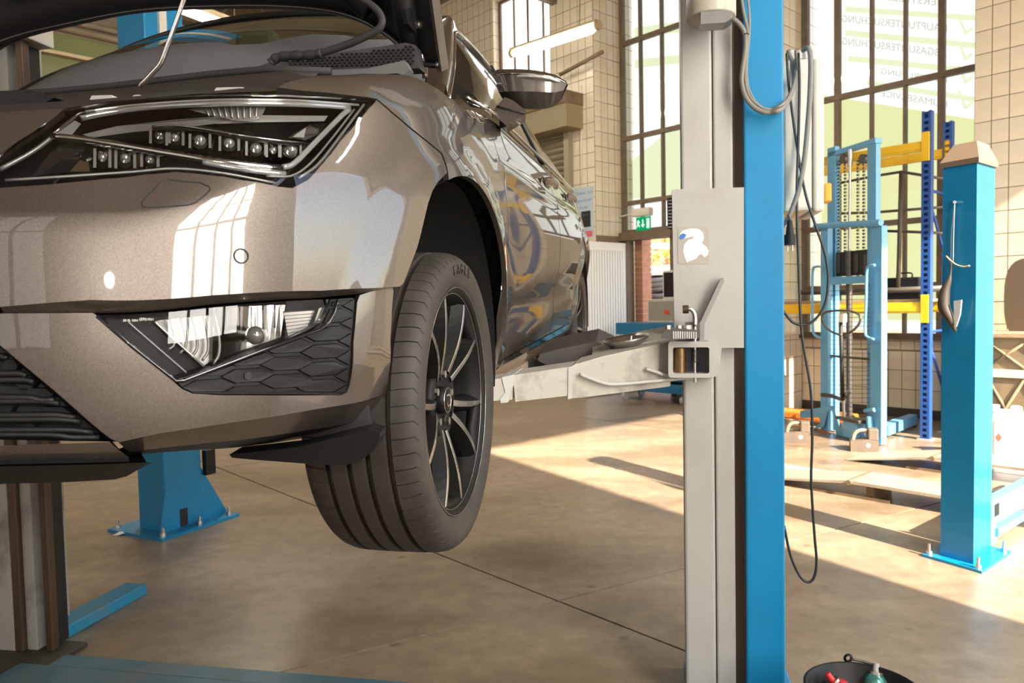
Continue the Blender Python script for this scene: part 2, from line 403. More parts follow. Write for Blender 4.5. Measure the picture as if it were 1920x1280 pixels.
window('window_3', 4.58, 5.88, 4.57, 6.23, (4.891, 5.235, 5.551), (), 'small high white window above the fluorescent lamp', e=.45, pane_m=e_frost)
# banner hung outside the first window
def W0(x, y): s, z = W(x, y, -.25); return s, z
bn = thing('banner', 'white and green service banner read from behind through the big window', 'banner', ROOM)
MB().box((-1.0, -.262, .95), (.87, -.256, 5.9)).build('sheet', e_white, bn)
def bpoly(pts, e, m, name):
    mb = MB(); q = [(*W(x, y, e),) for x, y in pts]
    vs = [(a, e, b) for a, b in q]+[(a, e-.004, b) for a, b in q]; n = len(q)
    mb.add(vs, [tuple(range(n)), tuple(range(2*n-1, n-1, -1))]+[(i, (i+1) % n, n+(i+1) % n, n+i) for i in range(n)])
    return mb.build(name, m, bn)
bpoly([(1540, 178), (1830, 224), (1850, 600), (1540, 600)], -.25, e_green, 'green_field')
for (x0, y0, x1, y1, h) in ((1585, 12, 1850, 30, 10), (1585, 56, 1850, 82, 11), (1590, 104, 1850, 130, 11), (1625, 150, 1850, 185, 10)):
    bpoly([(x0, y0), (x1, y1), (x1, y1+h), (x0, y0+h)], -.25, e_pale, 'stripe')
def btext(txt, xa, ya, xb, yb, hpx):
    """mirrored lettering between two pixels (left end a, right end b) on the banner plane"""
    a = V((W(xa, ya, -.244)[0], -.244, W(xa, ya, -.244)[1])); b = V((W(xb, yb, -.244)[0], -.244, W(xb, yb, -.244)[1]))
    me = text_mesh(txt, 1.0, 0, mirror=True, align='LEFT')
    xs = [v.co.x for v in me.vertices]; ys = [v.co.y for v in me.vertices]; w = max(xs)-min(xs); h = max(ys)-min(ys)
    up = V((W(xa, ya-hpx, -.244)[0], -.244, W(xa, ya-hpx, -.244)[1]))-a
    ex = (b-a)/w
    M = Matrix((ex, V((0, 0, up.z))/h, V((0, 1, 0)))).transposed().to_4x4(); M.translation = a-ex*min(xs)
    me.transform(M); link('lettering', me, e_letter, bn)
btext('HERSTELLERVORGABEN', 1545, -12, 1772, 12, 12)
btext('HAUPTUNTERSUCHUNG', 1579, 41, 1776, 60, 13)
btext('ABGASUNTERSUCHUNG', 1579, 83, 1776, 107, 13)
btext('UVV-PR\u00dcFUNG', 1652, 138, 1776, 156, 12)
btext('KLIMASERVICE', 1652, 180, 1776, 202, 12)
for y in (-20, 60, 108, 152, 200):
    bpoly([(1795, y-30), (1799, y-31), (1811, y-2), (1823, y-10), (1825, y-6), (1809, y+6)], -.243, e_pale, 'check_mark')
b2 = thing('banner', 'white and pale green banner behind the narrow window above the yard door', 'banner', ROOM)
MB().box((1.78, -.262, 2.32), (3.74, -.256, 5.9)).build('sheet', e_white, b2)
bn_keep = bn; bn = b2
bpoly([(1150, 330), (1290, 215), (1290, 372), (1150, 372)], -.25, e_pale, 'green_field')
bpoly([(1190, 52), (1280, 40), (1280, 60), (1190, 70)], -.25, e_pale, 'stripe'); bpoly([(1190, 112), (1280, 102), (1280, 118), (1190, 128)], -.25, e_pale, 'stripe')
bn = bn_keep

# ---- remaining shell
wl_ = struct(MB().box((S1, -.4, 0), (S1+.3, E1, CZ)).build('wall_back', m_plaster, mw=ROOM), 'far plastered wall')
wo = struct(MB().box((S0, E1, 0), (S1, E1+.3, 1.4)).box((S0, E1, 5.4), (S1, E1+.3, CZ)).build('wall_left', m_plaster, mw=ROOM), 'plastered wall behind the camera side')
for a, b in ((S0, -4.6), (-1.6, -1.0), (2.0, 2.6), (5.6, 6.2), (9.2, S1)): MB().box((a, E1, 1.4), (b, E1+.3, 5.4)).build('pier', m_plaster, wo)
wr = struct(MB().box((S0-.3, -.4, 5.3), (S0, 5.8, CZ)).box((S0-.3, -.4, 0), (S0, .75, 5.3)).box((S0-.3, 5.8, 0), (S0, 7.2, CZ)).box((S0-.3, 7.2, 0), (S0, E1, 1.0)).box((S0-.3, 7.2, 5.6), (S0, E1, CZ)).box((S0-.3, 8.4, 1.0), (S0, 10.4, 5.6)).box((S0-.3, 13.6, 1.0), (S0, E1, 5.6)).build('wall_front', m_plaster, mw=ROOM), 'wall with the open sunlit gate and windows')
m_ceil = mat('ceiling_boards', (.20, .14, .085), .8, var=.25, vscale=3, stretch=(1, 8, 1))
ce = struct(MB().box((S0-.3, -.4, CZ), (S1+.3, E1+.3, CZ+.2)).build('ceiling', m_ceil, mw=ROOM), 'brown boarded hall ceiling')
e_day = emit_mat('daylight_pane', (1, .965, .89), 16.0); e_fill = emit_mat('shaded_daylight_pane', (1, .93, .82), 1.1)  # second pane: added glow that lifts the ambient light
def side_window(name, axis, a0, a1, z0, z1, nb, nr, label, m):
    """big lit workshop window on the walls that are out of view (seen as reflections)"""
    def P(a, o, z): return (S0-.1+o, a, z) if axis == 's' else (a, E1+.1-o, z)
    mb = MB()
    for r in range(nr+1): z = z0+(z1-z0)*r/nr; mb.box(P(a0, 0, z-.03), P(a1, .06, z+.03))
    root = struct(mb.build(name, m_mull, mw=ROOM), label)
    for k in range(nb+1): a = a0+(a1-a0)*k/nb; MB().box(P(a-.02, 0, z0), P(a+.02, .05, z1)).build('window_bar', m_mull, root)
    for k in range(nb):
        for r in range(nr):
            A0, A1 = a0+(a1-a0)*k/nb, a0+(a1-a0)*(k+1)/nb; Z0, Z1 = z0+(z1-z0)*r/nr, z0+(z1-z0)*(r+1)/nr
            MB().box(P(A0, .004, Z0), P(A1, .012, Z1)).build('pane', m, root)
side_window('window_4', 's', 7.2, 8.4, 1.0, 5.6, 4, 4, 'bright steel window beside the gate', e_day)
side_window('window_5', 's', 10.4, 13.6, 1.0, 5.6, 6, 3, 'dull steel window in the corner behind the camera', e_fill)
for k, (a, b) in enumerate(((-4.6, -1.6), (-1.0, 2.0), (2.6, 5.6), (6.2, 9.2))):  # unseen windows added to fill light into the hall
    side_window('window_%d' % (6+k), 'e', a, b, 1.4, 5.4, 6, 3, 'shaded steel window of the wall behind the camera, bay %d' % (k+1), e_fill)

# ---- roof steel
m_truss = mat('roof_steel', (.16, .12, .075), .6, var=.2, vscale=4)
m_gird = mat('green_girder', (.10, .115, .025), .5, var=.12, vscale=3)
for k, s in enumerate((0.5, 4.5, 8.5)):
    tr = struct(MB().box((s-.06, -.3, 6.45), (s+.06, E1, 6.6)).build('trim_%d' % (k+1), m_truss, mw=ROOM), 'brown steel roof truss')
    MB().box((s-.05, .6, 5.75), (s+.05, E1, 5.85)).build('bottom_chord', m_truss, tr)
    for j in range(12):
        e0 = .7+j*1.15
        MB().tube([(s, e0, 5.8), (s, e0+.575, 6.5), (s, e0+1.15, 5.8)], .03, 5).build('diagonal', m_truss, tr)
gp0, gp1 = at(-150, 78, 8.2), at(420, 120, 10.6)
gd = (gp1-gp0); gd.z = 0; gl_ = gd.length; gx = gd.normalized(); gy = V((-gx.y, gx.x, 0))
G = frame(V((gp0.x, gp0.y, gp0.z)), gx, gy, V((0, 0, 1)))
gt = thing('crane_girder', 'olive green crane girder with pale flanges seen under the raised bonnet', 'girder', G)
MB().box((-2, -.02, -.28), (gl_+2, .02, .12)).build('web', m_gird, gt)
m_flange = mat('pale_flange', (.42, .33, .20), .6, var=.1)
MB().box((-2, -.12, .12), (gl_+2, .12, .16)).build('flange', m_flange, gt); MB().box((-2, -.12, -.32), (gl_+2, .12, -.28)).build('flange', m_flange, gt)
MB().box((-2, .3, .28), (gl_+2, .5, .5)).build('service_pipe_duct', m_gird, gt)
for k in range(2): MB().cyl((-2, .25+.1*k, .56+.14*k), (gl_+2, .25+.1*k, .56+.14*k), .05, n=8).build('pipe', m_truss, gt)

# ---- hanging fluorescent lamps
e_tube = emit_mat('lamp_tube', (1, .96, .86), 5.0)
m_lampbody = mat('lamp_body', (.40, .30, .17), .4)
def tube_lamp(name, pa, pb, label, r=.055):
    pa, pb = V(pa), V(pb); d = (pb-pa); L = d.length; x = d.normalized(); y = V((0, 0, 1)).cross(x).normalized(); z = x.cross(y)
    M = frame(pa, x, y, z); t = thing(name, label, 'lamp', M)
    rings = []
    for k in range(13):
        q = k/12; rr = r*min(1, (1-abs(2*q-1)**14)+.25); rings.append([(q*L, math.cos(2*PI*j/16)*rr, math.sin(2*PI*j/16)*rr*.8) for j in range(16)])
    MB().loft(rings).build('diffuser', e_tube, t)
    MB().box((.0, -r*.8, r*.72), (L, r*.8, r*1.15), bev=.01).build('lamp_housing', m_lampbody, t)
    MB().cyl((-.02, 0, .02), (.03, 0, .02), r*.8, n=14).build('end_cap', m_lampbody, t); MB().cyl((L-.03, 0, .02), (L+.02, 0, .02), r*.8, n=14).build('end_cap', m_lampbody, t)
    for q in (.2, .8): MB().cyl((q*L, 0, r), (q*L, 0, CZ-pa.z), .006, n=6).build('suspension_rod', m_truss, t)
    return t
def RW(x, y, e): s, z = W(x, y, e); return ROOM @ V((s, e, z))
tube_lamp('fluorescent_lamp', RW(960, 103, 1.3), RW(1122, 50, 1.3), 'long lit fluorescent lamp hanging above the wing mirror', .075)
e_tube2 = emit_mat('ceiling_tube', (1, .92, .78), 120.0)
def panel_lamp(name, p, rz, label):
    t = thing(name, label, 'lamp', loc=p, rz=rz)
    MB().box((-.75, -.09, 0), (.75, .09, .06), bev=.01).build('lamp_housing', m_lampbody, t)
    for s in (-1, 1): MB().cyl((-.72, .04*s, -.02), (.72, .04*s, -.02), .022, n=10).build('tube', e_tube2, t)
    MB().cyl((-.5, 0, .06), (-.5, 0, CZ-p.z), .006, n=6).build('suspension_rod', m_truss, t); MB().cyl((.5, 0, .06), (.5, 0, CZ-p.z), .006, n=6).build('suspension_rod', m_truss, t)
p = at(362, 22, 7.5)
for s_, e_, lb_ in ((-4.2, 4.2, 'twin tube ceiling lamp over the gate side'), (2.8, 4.6, 'twin tube ceiling lamp near the yard door'), (6.5, 4.0, 'twin tube ceiling lamp near the shutter')):  # unseen lamps added to brighten the far side of the hall
    panel_lamp('ceiling_lamp', ROOM @ V((s_, e_, 5.2)), TA+PI/2, lb_)  # added unseen fill lamps, not real ceiling lamps
panel_lamp('ceiling_lamp', p, math.radians(60), 'lit ceiling lamp seen under the raised bonnet beside the prop rod')

# ================================================================== THE CAR (car frame: x forward, y to its left, z up; origin under the front axle)
CY, CPT = math.radians(11.2), math.radians(1.5)
_F = V((-math.sin(CY)*math.cos(CPT), -math.cos(CY)*math.cos(CPT), -math.sin(CPT)))
_L = V((math.cos(CY), -math.sin(CY), 0)); _U = _F.cross(_L)
CR = Matrix((_F, _L, _U)).transposed()
CO = at(858, 750, 1.6) - CR @ V((0, .865, .25))
CARM = CR.to_4x4(); CARM.translation = CO; CARI = CARM.inverted()
CC = CARI @ CAM
def cray(x, y): return (CARI.to_3x3() @ ray(x, y))
def onp(x, y, ax, val):
    d = cray(x, y); t = (val-CC[ax])/d[ax]; return CC+d*t

def car_paint():
    m = bpy.data.materials.new('car_paint'); m.use_nodes = True; N = m.node_tree.nodes; Lk = m.node_tree.links; b = N['Principled BSDF']
    tc = N.new('ShaderNodeTexCoord'); vo = N.new('ShaderNodeTexVoronoi'); vo.inputs['Scale'].default_value = 900; Lk.new(tc.outputs['Object'], vo.inputs['Vector'])
    sp = N.new('ShaderNodeSeparateColor'); Lk.new(vo.outputs['Color'], sp.inputs[0])
    r = N.new('ShaderNodeMapRange'); r.inputs['To Min'].default_value = .85; r.inputs['To Max'].default_value = 1.18; Lk.new(sp.outputs[0], r.inputs[0])
    mx = N.new('ShaderNodeMix'); mx.data_type = 'RGBA'; mx.blend_type = 'MULTIPLY'; mx.inputs[0].default_value = 1; mx.inputs[6].default_value = (.120, .100, .085, 1)
    Lk.new(r.outputs[0], mx.inputs[7]); Lk.new(mx.outputs[2], b.inputs['Base Color'])
    b.inputs['Metallic'].default_value = .85; b.inputs['Roughness'].default_value = .42
    sock(b, 'Coat Weight').default_value = 1.0; sock(b, 'Coat Roughness').default_value = .02; sock(b, 'Coat IOR').default_value = 1.6
    return m
m_paint = car_paint()
m_liner = mat('arch_liner', (.010, .009, .009), .75, bump=.3, bscale=60, dirt=(.03, .026, .022), dscale=6, damt=.6)
m_gap = mat('panel_gap', (.01, .009, .008), .6)

PLAN = [(.868, 0), (.852, .22), (.81, .40), (.745, .53), (.665, .635), (.555, .735), (.43, .806), (.30, .852), (.15, .882), (0, .897), (-.25, .902), (-.5, .90),
        (-1.0, .902), (-1.6, .905), (-2.2, .903), (-2.64, .898), (-2.95, .87), (-3.2, .79), (-3.34, .6), (-3.4, .3), (-3.41, 0)]
_pl = crom([(x, y, 0) for x, y in PLAN], 24)
PT_ = [(0.0, _pl[0])]
for i in range(1, len(_pl)): PT_.append((PT_[-1][0]+(_pl[i]-_pl[i-1]).length, _pl[i]))
UMAX = PT_[-1][0]
import bisect
_us = [a for a, _ in PT_]
def plan(u):
    sgn = 1 if u >= 0 else -1; u = min(abs(u), UMAX-1e-5)
    i = max(1, bisect.bisect_right(_us, u)); i = min(i, len(_us)-1)
    a, b = PT_[i-1], PT_[i]; t = (u-a[0])/(b[0]-a[0]); p = a[1].lerp(b[1], t)
    def tan(k): q = PT_[min(k+1, len(PT_)-1)][1]-PT_[max(k-1, 0)][1]; return q.normalized()
    T = tan(i-1).lerp(tan(i), t).normalized()
    if i <= 1 and t < .5: T = V((0, 1, 0)).lerp(T, t*2).normalized()
    return p.x, p.y*sgn, T.y, -T.x*sgn
def sm(a, b, x): t = min(1, max(0, (x-a)/(b-a))); return t*t*(3-2*t)
PF = [(.10, .19), (.035, .235), (.008, .29), (0, .38), (0, .47), (.003, .555), (.008, .592), (.024, .617), (.076, .69), (.128, .75), (.205, .815), (.32, .86)]
PS = [(.12, .16), (.065, .20), (.022, .27), (.006, .39), (.001, .51), (0, .60), (.002, .69), (.012, .77), (.028, .845), (.050, .91), (.09, .962), (.175, .995)]
PD = [(.13, .16), (.095, .20), (.062, .26), (.040, .34), (.022, .45), (.006, .57), (.0, .68), (.008, .77), (.022, .84), (.038, .90), (.052, .945), (.065, .975)]
def _cr1(tab, v):
    n = len(tab)-1; q = min(max(v, 0), 1)*n; i = min(int(q), n-1); t = q-i
    p1, p2 = tab[i], tab[i+1]; p0 = tab[i-1] if i else (2*p1[0]-p2[0], 2*p1[1]-p2[1]); p3 = tab[i+2] if i+2 <= n else (2*p2[0]-p1[0], 2*p2[1]-p1[1])
    return tuple(.5*(2*b+(c-a)*t+(2*a-5*b+4*c-d)*t*t+(-a+3*b-3*c+d)*t**3) for a, b, c, d in zip(p0, p1, p2, p3))
def MS(u, v, off=0.0):
    """point of the body skin; off > 0 goes inward"""
    x, y, nx, ny = plan(u); ay = abs(y)
    ws = sm(.60, .88, ay) if x > 0 else 1.0; wd = sm(-.22, -.62, x) if x < 0 else 0.0
    if x < -2.7: wd = 1.0
    f, s, d = _cr1(PF, v), _cr1(PS, v), _cr1(PD, v)
    sd0 = s[0]*(1-wd)+d[0]*wd; sz = s[1]*(1-wd)+d[1]*wd
    # the wing drops toward the nose
    drop = .105*sm(-.15, .45, x); sz -= drop*sm(.55, .95, s[1])
    dd = f[0]*(1-ws)+sd0*ws; z = f[1]*(1-ws)+sz*ws
    # flared wheel arch
    if ws > .5:
        for cx in (0.0, -2.636):
            r = math.hypot(x-cx, z-.345)
            if r < .62: dd -= .014*(1-sm(.39, .47, r))*sm(.3, .38, z)
        # door side: shoulder line and lower crease
        if x < -.42 and x > -2.35:
            dd -= .010*math.exp(-((z-(.80+.02*(-x-.4)))/.022)**2)
            dd += .012*math.exp(-((z-(.40+.10*(-x-.45)/1.9))/.06)**2)
    dd += off
    return V((x-nx*dd, y-ny*dd, z))
def MN(u, v, off=0.0):
    e = .004; a = MS(u+e, v, off)-MS(u-e, v, off); b = MS(u, v+e, off)-MS(u, v-e, off); n = a.cross(b)
    x, y, nx, ny = plan(u)
    if n.dot(V((nx, ny, .3))) < 0: n = -n
    return n.normalized()
VS = 1.0
# ray-cast lookup of the skin
_NU, _NV = 230, 110
_u0, _u1 = -1.0, min(UMAX-.01, 5.2)
_gv = [MS(_u0+(_u1-_u0)*i/_NU, j/_NV) for i in range(_NU+1) for j in range(_NV+1)]
_gf = []
for i in range(_NU):
    for j in range(_NV):
        a = i*(_NV+1)+j; b = a+_NV+1; _gf += [(a, b, b+1), (a, b+1, a+1)]
BV = BVHTree.FromPolygons(_gv, _gf)
def _uvof(k):
    i, j = divmod(k, _NV+1); return V((_u0+(_u1-_u0)*i/_NU, j/_NV, 0))
MISS = []
def cast(o, d):
    loc, nr, idx, dist = BV.ray_cast(o, d.normalized())
    if loc is None: return None
    a, b, c = _gf[idx]; q = geometry.barycentric_transform(loc, _gv[a], _gv[b], _gv[c], _uvof(a), _uvof(b), _uvof(c))
    return (q.x, q.y)
def H(x, y):
    r = cast(CC, cray(x, y))
    if r is None:
        loc, nr, idx, dist = None, None, None, None; MISS.append((x, y))
        d = cray(x, y).normalized(); best = None
        for k in range(0, len(_gv), 3):
            w = _gv[k]-CC; t = w.dot(d); q = (w-d*t).length
            if t > 0 and (best is None or q < best[0]): best = (q, k)
        w = _uvof(best[1]); return (w.x, w.y)
    return r
def HS(x, z):
    r = cast(V((x, 2.5, z)), V((0, -1, 0)))
    return r if r else (1.3, .5)
def HF(y, z):
    r = cast(V((2.5, y, z)), V((-1, 0, 0))); return r if r else (abs(y), .5)
def P3(x, y, back=0.0):
    u, v = H(x, y); p = MS(u, v); return p+cray(x, y).normalized()*back

def inpoly(p, poly):
    c = False; n = len(poly); x, y = p
    for i in range(n):
        x0, y0 = poly[i][:2]; x1, y1 = poly[i-1][:2]
        if (y0 > y) != (y1 > y) and x < (x1-x0)*(y-y0)/(y1-y0)+x0: c = not c
    return c
def resamp(poly, res, closed=True):
    out = []; n = len(poly)
    for i in range(n if closed else n-1):
        a, b = V(poly[i][:2]), V(poly[(i+1) % n][:2]); k = max(1, int(math.ceil((b-a).length/res)))
        out += [a.lerp(b, j/k) for j in range(k)]
    if not closed: out.append(V(poly[-1][:2]))
    return out
def panel(name, outline, m, off=0.0, thick=.008, holes=(), res=.03, parent=None, offf=None):
    """skin panel: outline in (u, v); edges are folded inward by thick"""
    loops = [resamp(outline, res*.5)]+[resamp(h, res*.5) for h in holes]
    pts = [p for l in loops for p in l]; edges = []; k = 0
    for l in loops:
        n = len(l); edges += [(k+i, k+(i+1) % n) for i in range(n)]; k += n
    bx0, bx1 = min(p.x for p in pts), max(p.x for p in pts); by0, by1 = min(p.y for p in pts), max(p.y for p in pts)
    nb = len(pts); extra = []
    nx_, ny_ = int((bx1-bx0)/res)+1, int((by1-by0)/res)+1
    bl = [(p.x, p.y) for p in pts]
    cell = {}
    for a, b in bl: cell.setdefault((int(a//res), int(b//res)), []).append((a, b))
    for i in range(nx_+1):
        for j in range(ny_+1):
            q = (bx0+(i+.5*(j % 2))*res, by0+j*res)
            ci, cj = int(q[0]//res), int(q[1]//res)
            if any((q[0]-a)**2+(q[1]-b)**2 < (res*.45)**2 for di in (-1, 0, 1) for dj in (-1, 0, 1) for a, b in cell.get((ci+di, cj+dj), ())): continue
            if inpoly(q, loops[0]) and not any(inpoly(q, h) for h in loops[1:]): extra.append(V(q))
    r = geometry.delaunay_2d_cdt([V((p.x, p.y)) for p in pts+extra], edges, [], 0, 1e-7)
    vs2, fs = r[0], r[2]
    keep = []
    for f in fs:
        c = sum((vs2[i] for i in f), V((0, 0)))/3
        if inpoly(c, loops[0]) and not any(inpoly(c, h) for h in loops[1:]): keep.append(tuple(f))
    oo = (lambda u, v: off+offf(u, v)) if offf else (lambda u, v: off)
    verts = [MS(p.x, p.y, oo(p.x, p.y)) for p in vs2]; nrm = [MN(p.x, p.y, 0) if not offf else None for p in vs2]
    faces = []
    for f in keep:
        a, b, c = (verts[i] for i in f); n = (b-a).cross(c-a); mid = vs2[f[0]]
        faces.append(f if n.dot(MN(mid.x, mid.y)) > 0 else (f[0], f[2], f[1]))
    nv = len(verts); nf = len(faces); sf = [True]*nf
    for l in loops:
        n = len(l); base = len(verts)
        a = [MS(p.x, p.y, oo(p.x, p.y)) for p in l]; nn = [MN(p.x, p.y) for p in l]
        verts += a+[q-w*thick for q, w in zip(a, nn)]; nrm += [None]*(2*n)
        for i in range(n): faces.append((base+i, base+(i+1) % n, base+n+(i+1) % n, base+n+i)); sf.append(False)
    me = bpy.data.meshes.new(name); me.from_pydata(verts, [], faces); me.update(); me.polygons.foreach_set('use_smooth', sf)
    if not offf:
        fn = []
        for pz in me.polygons:
            for vi in pz.vertices: fn.append(tuple(nrm[vi]) if pz.index < nf and nrm[vi] is not None else tuple(pz.normal))
        me.normals_split_custom_set(fn)
    return link(name, me, m, parent if parent is not None else car)
def strip(name, a, b, m, oa=0.0, ob=0.0, rows=3, parent=None, n=None, smooth=True):
    """surface between two polylines given in (u, v), with inward offsets"""
    n = n or 2+int(sum((V(a[i+1])-V(a[i])).length for i in range(len(a)-1))/.02)
    def rs(l):
        l = [V(p) for p in l]; d = [0]
        for i in range(1, len(l)): d.append(d[-1]+(l[i]-l[i-1]).length)
        out = []
        for k in range(n):
            t = d[-1]*k/(n-1); i = 1
            while i < len(l)-1 and d[i] < t: i += 1
            out.append(l[i-1].lerp(l[i], (t-d[i-1])/max(1e-9, d[i]-d[i-1])))
        return out
    A, B = rs(a), rs(b)
    G = [[MS(*(p.lerp(q, k/rows)), oa+(ob-oa)*k/rows) for p, q in zip(A, B)] for k in range(rows+1)]
    return MB().grid(G, smooth).build(name, m, parent if parent is not None else car)
def hp(pts): return [H(*p) for p in pts]
def mirr(l): return [(-u, v) for u, v in reversed(l)]

car = thing('car', 'bronze brown metallic hatchback raised on the lift with its bonnet open', 'car', CARM)
# ---- arch curve (side view circle)
AC, AR = .345, .376
def arch(a0, a1, n=24, cx=0.0):
    return [HS(cx+AR*math.cos(math.radians(a0+(a1-a0)*k/n)), AC+AR*math.sin(math.radians(a0+(a1-a0)*k/n))) for k in range(n+1)]
def arch_ang_at_px(x, y):
    u, v = H(x, y); p = MS(u, v); return math.degrees(math.atan2(p.z-AC, p.x))
seam = [(705, 187), (735, 213), (768, 241), (800, 266), (826, 288)]
E_up = [(757, 530), (770, 497), (782, 465), (790, 435), (797, 405), (803, 380), (811, 357), (822, 340), (838, 324)]
E_lo = [(752, 545), (749, 580), (746, 640), (743, 700), (741, 738)]
a_seam = arch_ang_at_px(838, 324)
A_bot = hp([(0, 575), (85, 568), (170, 562), (400, 553), (600, 545), (700, 540), (750, 537)])
A_bot = [(0.0, A_bot[0][1])]+A_bot
HL_low = [(705, 189), (690, 205), (640, 262), (600, 312), (578, 337), (548, 353), (520, 350), (480, 341), (420, 331), (365, 325), (330, 322), (270, 327), (200, 335), (90, 346), (0, 352), (-90, 357), (-125, 352)]
nose = [(-60, 330), (0, 289), (60, 247), (120, 204)]
top0 = hp([(60, 206), (0, 211)])
A_half = A_bot+hp(E_up)+hp(list(reversed(seam)))+hp(HL_low)+hp(nose)+top0+[(0.0, top0[-1][1]-.01)]
bump = panel('front_bumper', A_half[1:-1]+mirr(A_half[1:-1]), m_paint, 0, .012)
bump['label'] = 'painted bumper skin with round sensor'
B_top = hp([(-75, 592), (0, 588), (173, 587)])
cut = hp([(210, 615), (250, 650), (330, 718), (345, 731), (365, 740), (420, 743), (560, 743), (652, 742), (663, 737), (668, 725), (676, 640), (683, 566), (688, 553)])
led_end = H(751, 540)
B_cr = hp([(690, 754), (600, 769), (450, 793), (300, 816), (222, 833)])
B_left = hp([(205, 825), (100, 737), (0, 655)])
B_poly = B_top+cut+hp([(715, 544)])+[led_end]+hp(E_lo)+B_cr+B_left
OB = .016
panel('bumper_blade', B_poly, m_paint, OB, .012)
panel('bumper_blade', mirr(B_poly), m_paint, OB, .012)
strip('bumper_ledge', A_bot[1:], hp([(0, 588), (85, 588), (173, 587), (400, 571), (600, 559), (688, 551)])+[led_end], m_paint, .001, OB+.002, 2)
C_top = list(reversed([H(741, 742)]+B_cr)); C_bot = hp([(245, 858), (400, 840), (600, 812), (690, 797)])+[H(739, 788)]
strip('bumper_lip', C_top, C_bot, m_paint, OB, OB+.028, 4)
strip('bumper_underside', C_bot, [(u, max(0, v-.05)) for u, v in C_bot], m_black, OB+.028, .16, 2)
# centre lip and black chin spoiler under the grille
L_top = hp([(205, 829), (100, 833), (0, 836)]); L_top.append((0.0, L_top[-1][1])); L_bot = hp([(242, 860), (100, 864), (0, 867)]); L_bot.append((0.0, L_bot[-1][1]))
for f in (lambda l: l, lambda l: [(-u, v) for u, v in l]): strip('centre_lip', f(L_top), f(L_bot), m_paint, .004, .012, 3)
S_top = hp([(290, 866), (242, 868), (100, 872), (0, 874)]); S_bot = hp([(280, 876), (230, 905), (100, 913), (0, 915)])
S_top.append((0.0, S_top[-1][1])); S_bot.append((0.0, S_bot[-1][1]))
for f in (lambda l: l, lambda l: [(-u, v) for u, v in l]):
    strip('chin_spoiler', f(S_top), f(S_bot), m_black, .0, .025, 3)
    strip('chin_spoiler', f(S_bot), [(u, max(0, v-.02)) for u, v in f(S_bot)], m_black, .025, .3, 2)
    strip('chin_trim', f(L_bot), f([S_top[1], S_top[2], S_top[3], S_top[4]]), m_black, .012, .012, 1)
# parking sensor ring, tow-eye cover
def ring_on(px, py, r, name, m, parent=None, rt=.0011):
    u, v = H(px, py); c = MS(u, v); n = MN(u, v); a = n.orthogonal().normalized(); b = n.cross(a)
    return MB().tube([c+n*.0004+(a*math.cos(2*PI*k/36)+b*math.sin(2*PI*k/36))*r for k in range(36)], rt, 6, closed=True).build(name, m, parent or car)
ring_on(452, 480, .0098, 'parking_sensor', m_gap)
cov = [(266, 380), (272, 372), (300, 343), (318, 337), (375, 342), (393, 350), (394, 356), (366, 380), (352, 384), (280, 389), (268, 387)]
_cp = [P3(*p) for p in cov]
MB().tube([MS(u, v)+MN(u, v)*.0002 for u, v in resamp(hp(cov), .01)], .0012, 6, closed=True).build('tow_eye_cover', m_gap, car)

# ---- fender, doors, rear
F_top = [(520, 164), (545, 152), (600, 141), (680, 138), (760, 141), (800, 155), (838, 180), (870, 206)]
hood_z = lambda x: .0
F_poly = hp([(706, 185)]+[(p[0]+3, p[1]-1) for p in seam[1:]])+arch(a_seam, 200, 30)+[HS(-.418, .20), HS(-.43, .5), HS(-.432, .8), HS(-.432, .9), HS(-.43, .945)]+hp(list(reversed(F_top)))+hp([(560, 169), (620, 174), (690, 182)])
# keep the arc end tidy
panel('fender', F_poly, m_paint, 0, .012)
def door(name, poly, extra=None): return panel(name, [HS(x, z) for x, z in poly], m_paint, 0, .012)
zb = lambda x: .955+.012*(-x-.43)
door('front_door', [(-.438, .27), (-.438, .45), (-.438, .65), (-.438, .85), (-.44, zb(-.44)), (-.8, zb(-.8)), (-1.2, zb(-1.2)), (-1.47, zb(-1.47)-.004), (-1.47, .7), (-1.47, .45), (-1.45, .27)])
rr_ = [(-2.636+AR*math.cos(math.radians(a)), AC+AR*math.sin(math.radians(a))) for a in range(-5, 100, 5)]
rq = [(-2.636+AR*math.cos(math.radians(a)), AC+AR*math.sin(math.radians(a))) for a in range(60, 200, 8)]
door('rear_door', [(-1.48, .27), (-1.48, .6), (-1.48, zb(-1.48)-.004), (-2.0, zb(-2.0)-.004), (-2.42, zb(-2.4)-.004), (-2.42, .76)]+[p for p in reversed(rr_) if p[0] > -2.42]+[(-2.24, .27)])
door('rear_quarter', [(-2.43, .76), (-2.43, zb(-2.4)-.004), (-2.75, .96), (-3.05, .95), (-3.05, .3)]+[p for p in reversed(rq) if p[0] < -2.44])
strip('sill', [HS(-.42, .265), HS(-1.3, .262), HS(-2.2, .262)], [HS(-.42, .185), HS(-1.3, .185), HS(-2.2, .185)], m_paint, 0, .03, 3)
strip('sill_underside', [HS(-.42, .185), HS(-1.3, .185), HS(-2.2, .185)], [HS(-.42, .175), HS(-1.3, .175), HS(-2.2, .175)], m_liner, .03, .4, 2)
strip('door_trim', [HS(-.45, .285), HS(-1.3, .29), HS(-2.2, .30)], [HS(-.45, .268), HS(-1.3, .268), HS(-2.2, .268)], m_chrome, -.004, -.004, 1)
# inner body shell, so that gaps look into dark metal and not through the car
MB().box((-3.2, -.70, .22), (-.42, .70, .93)).build('inner_shell', m_liner, car)
MB().box((-.42, -.70, .22), (.30, .58, .80)).build('engine_bay', m_liner, car)
MB().box((.3, -.62, .25), (.46, .50, .76)).build('engine_bay', m_liner, car)
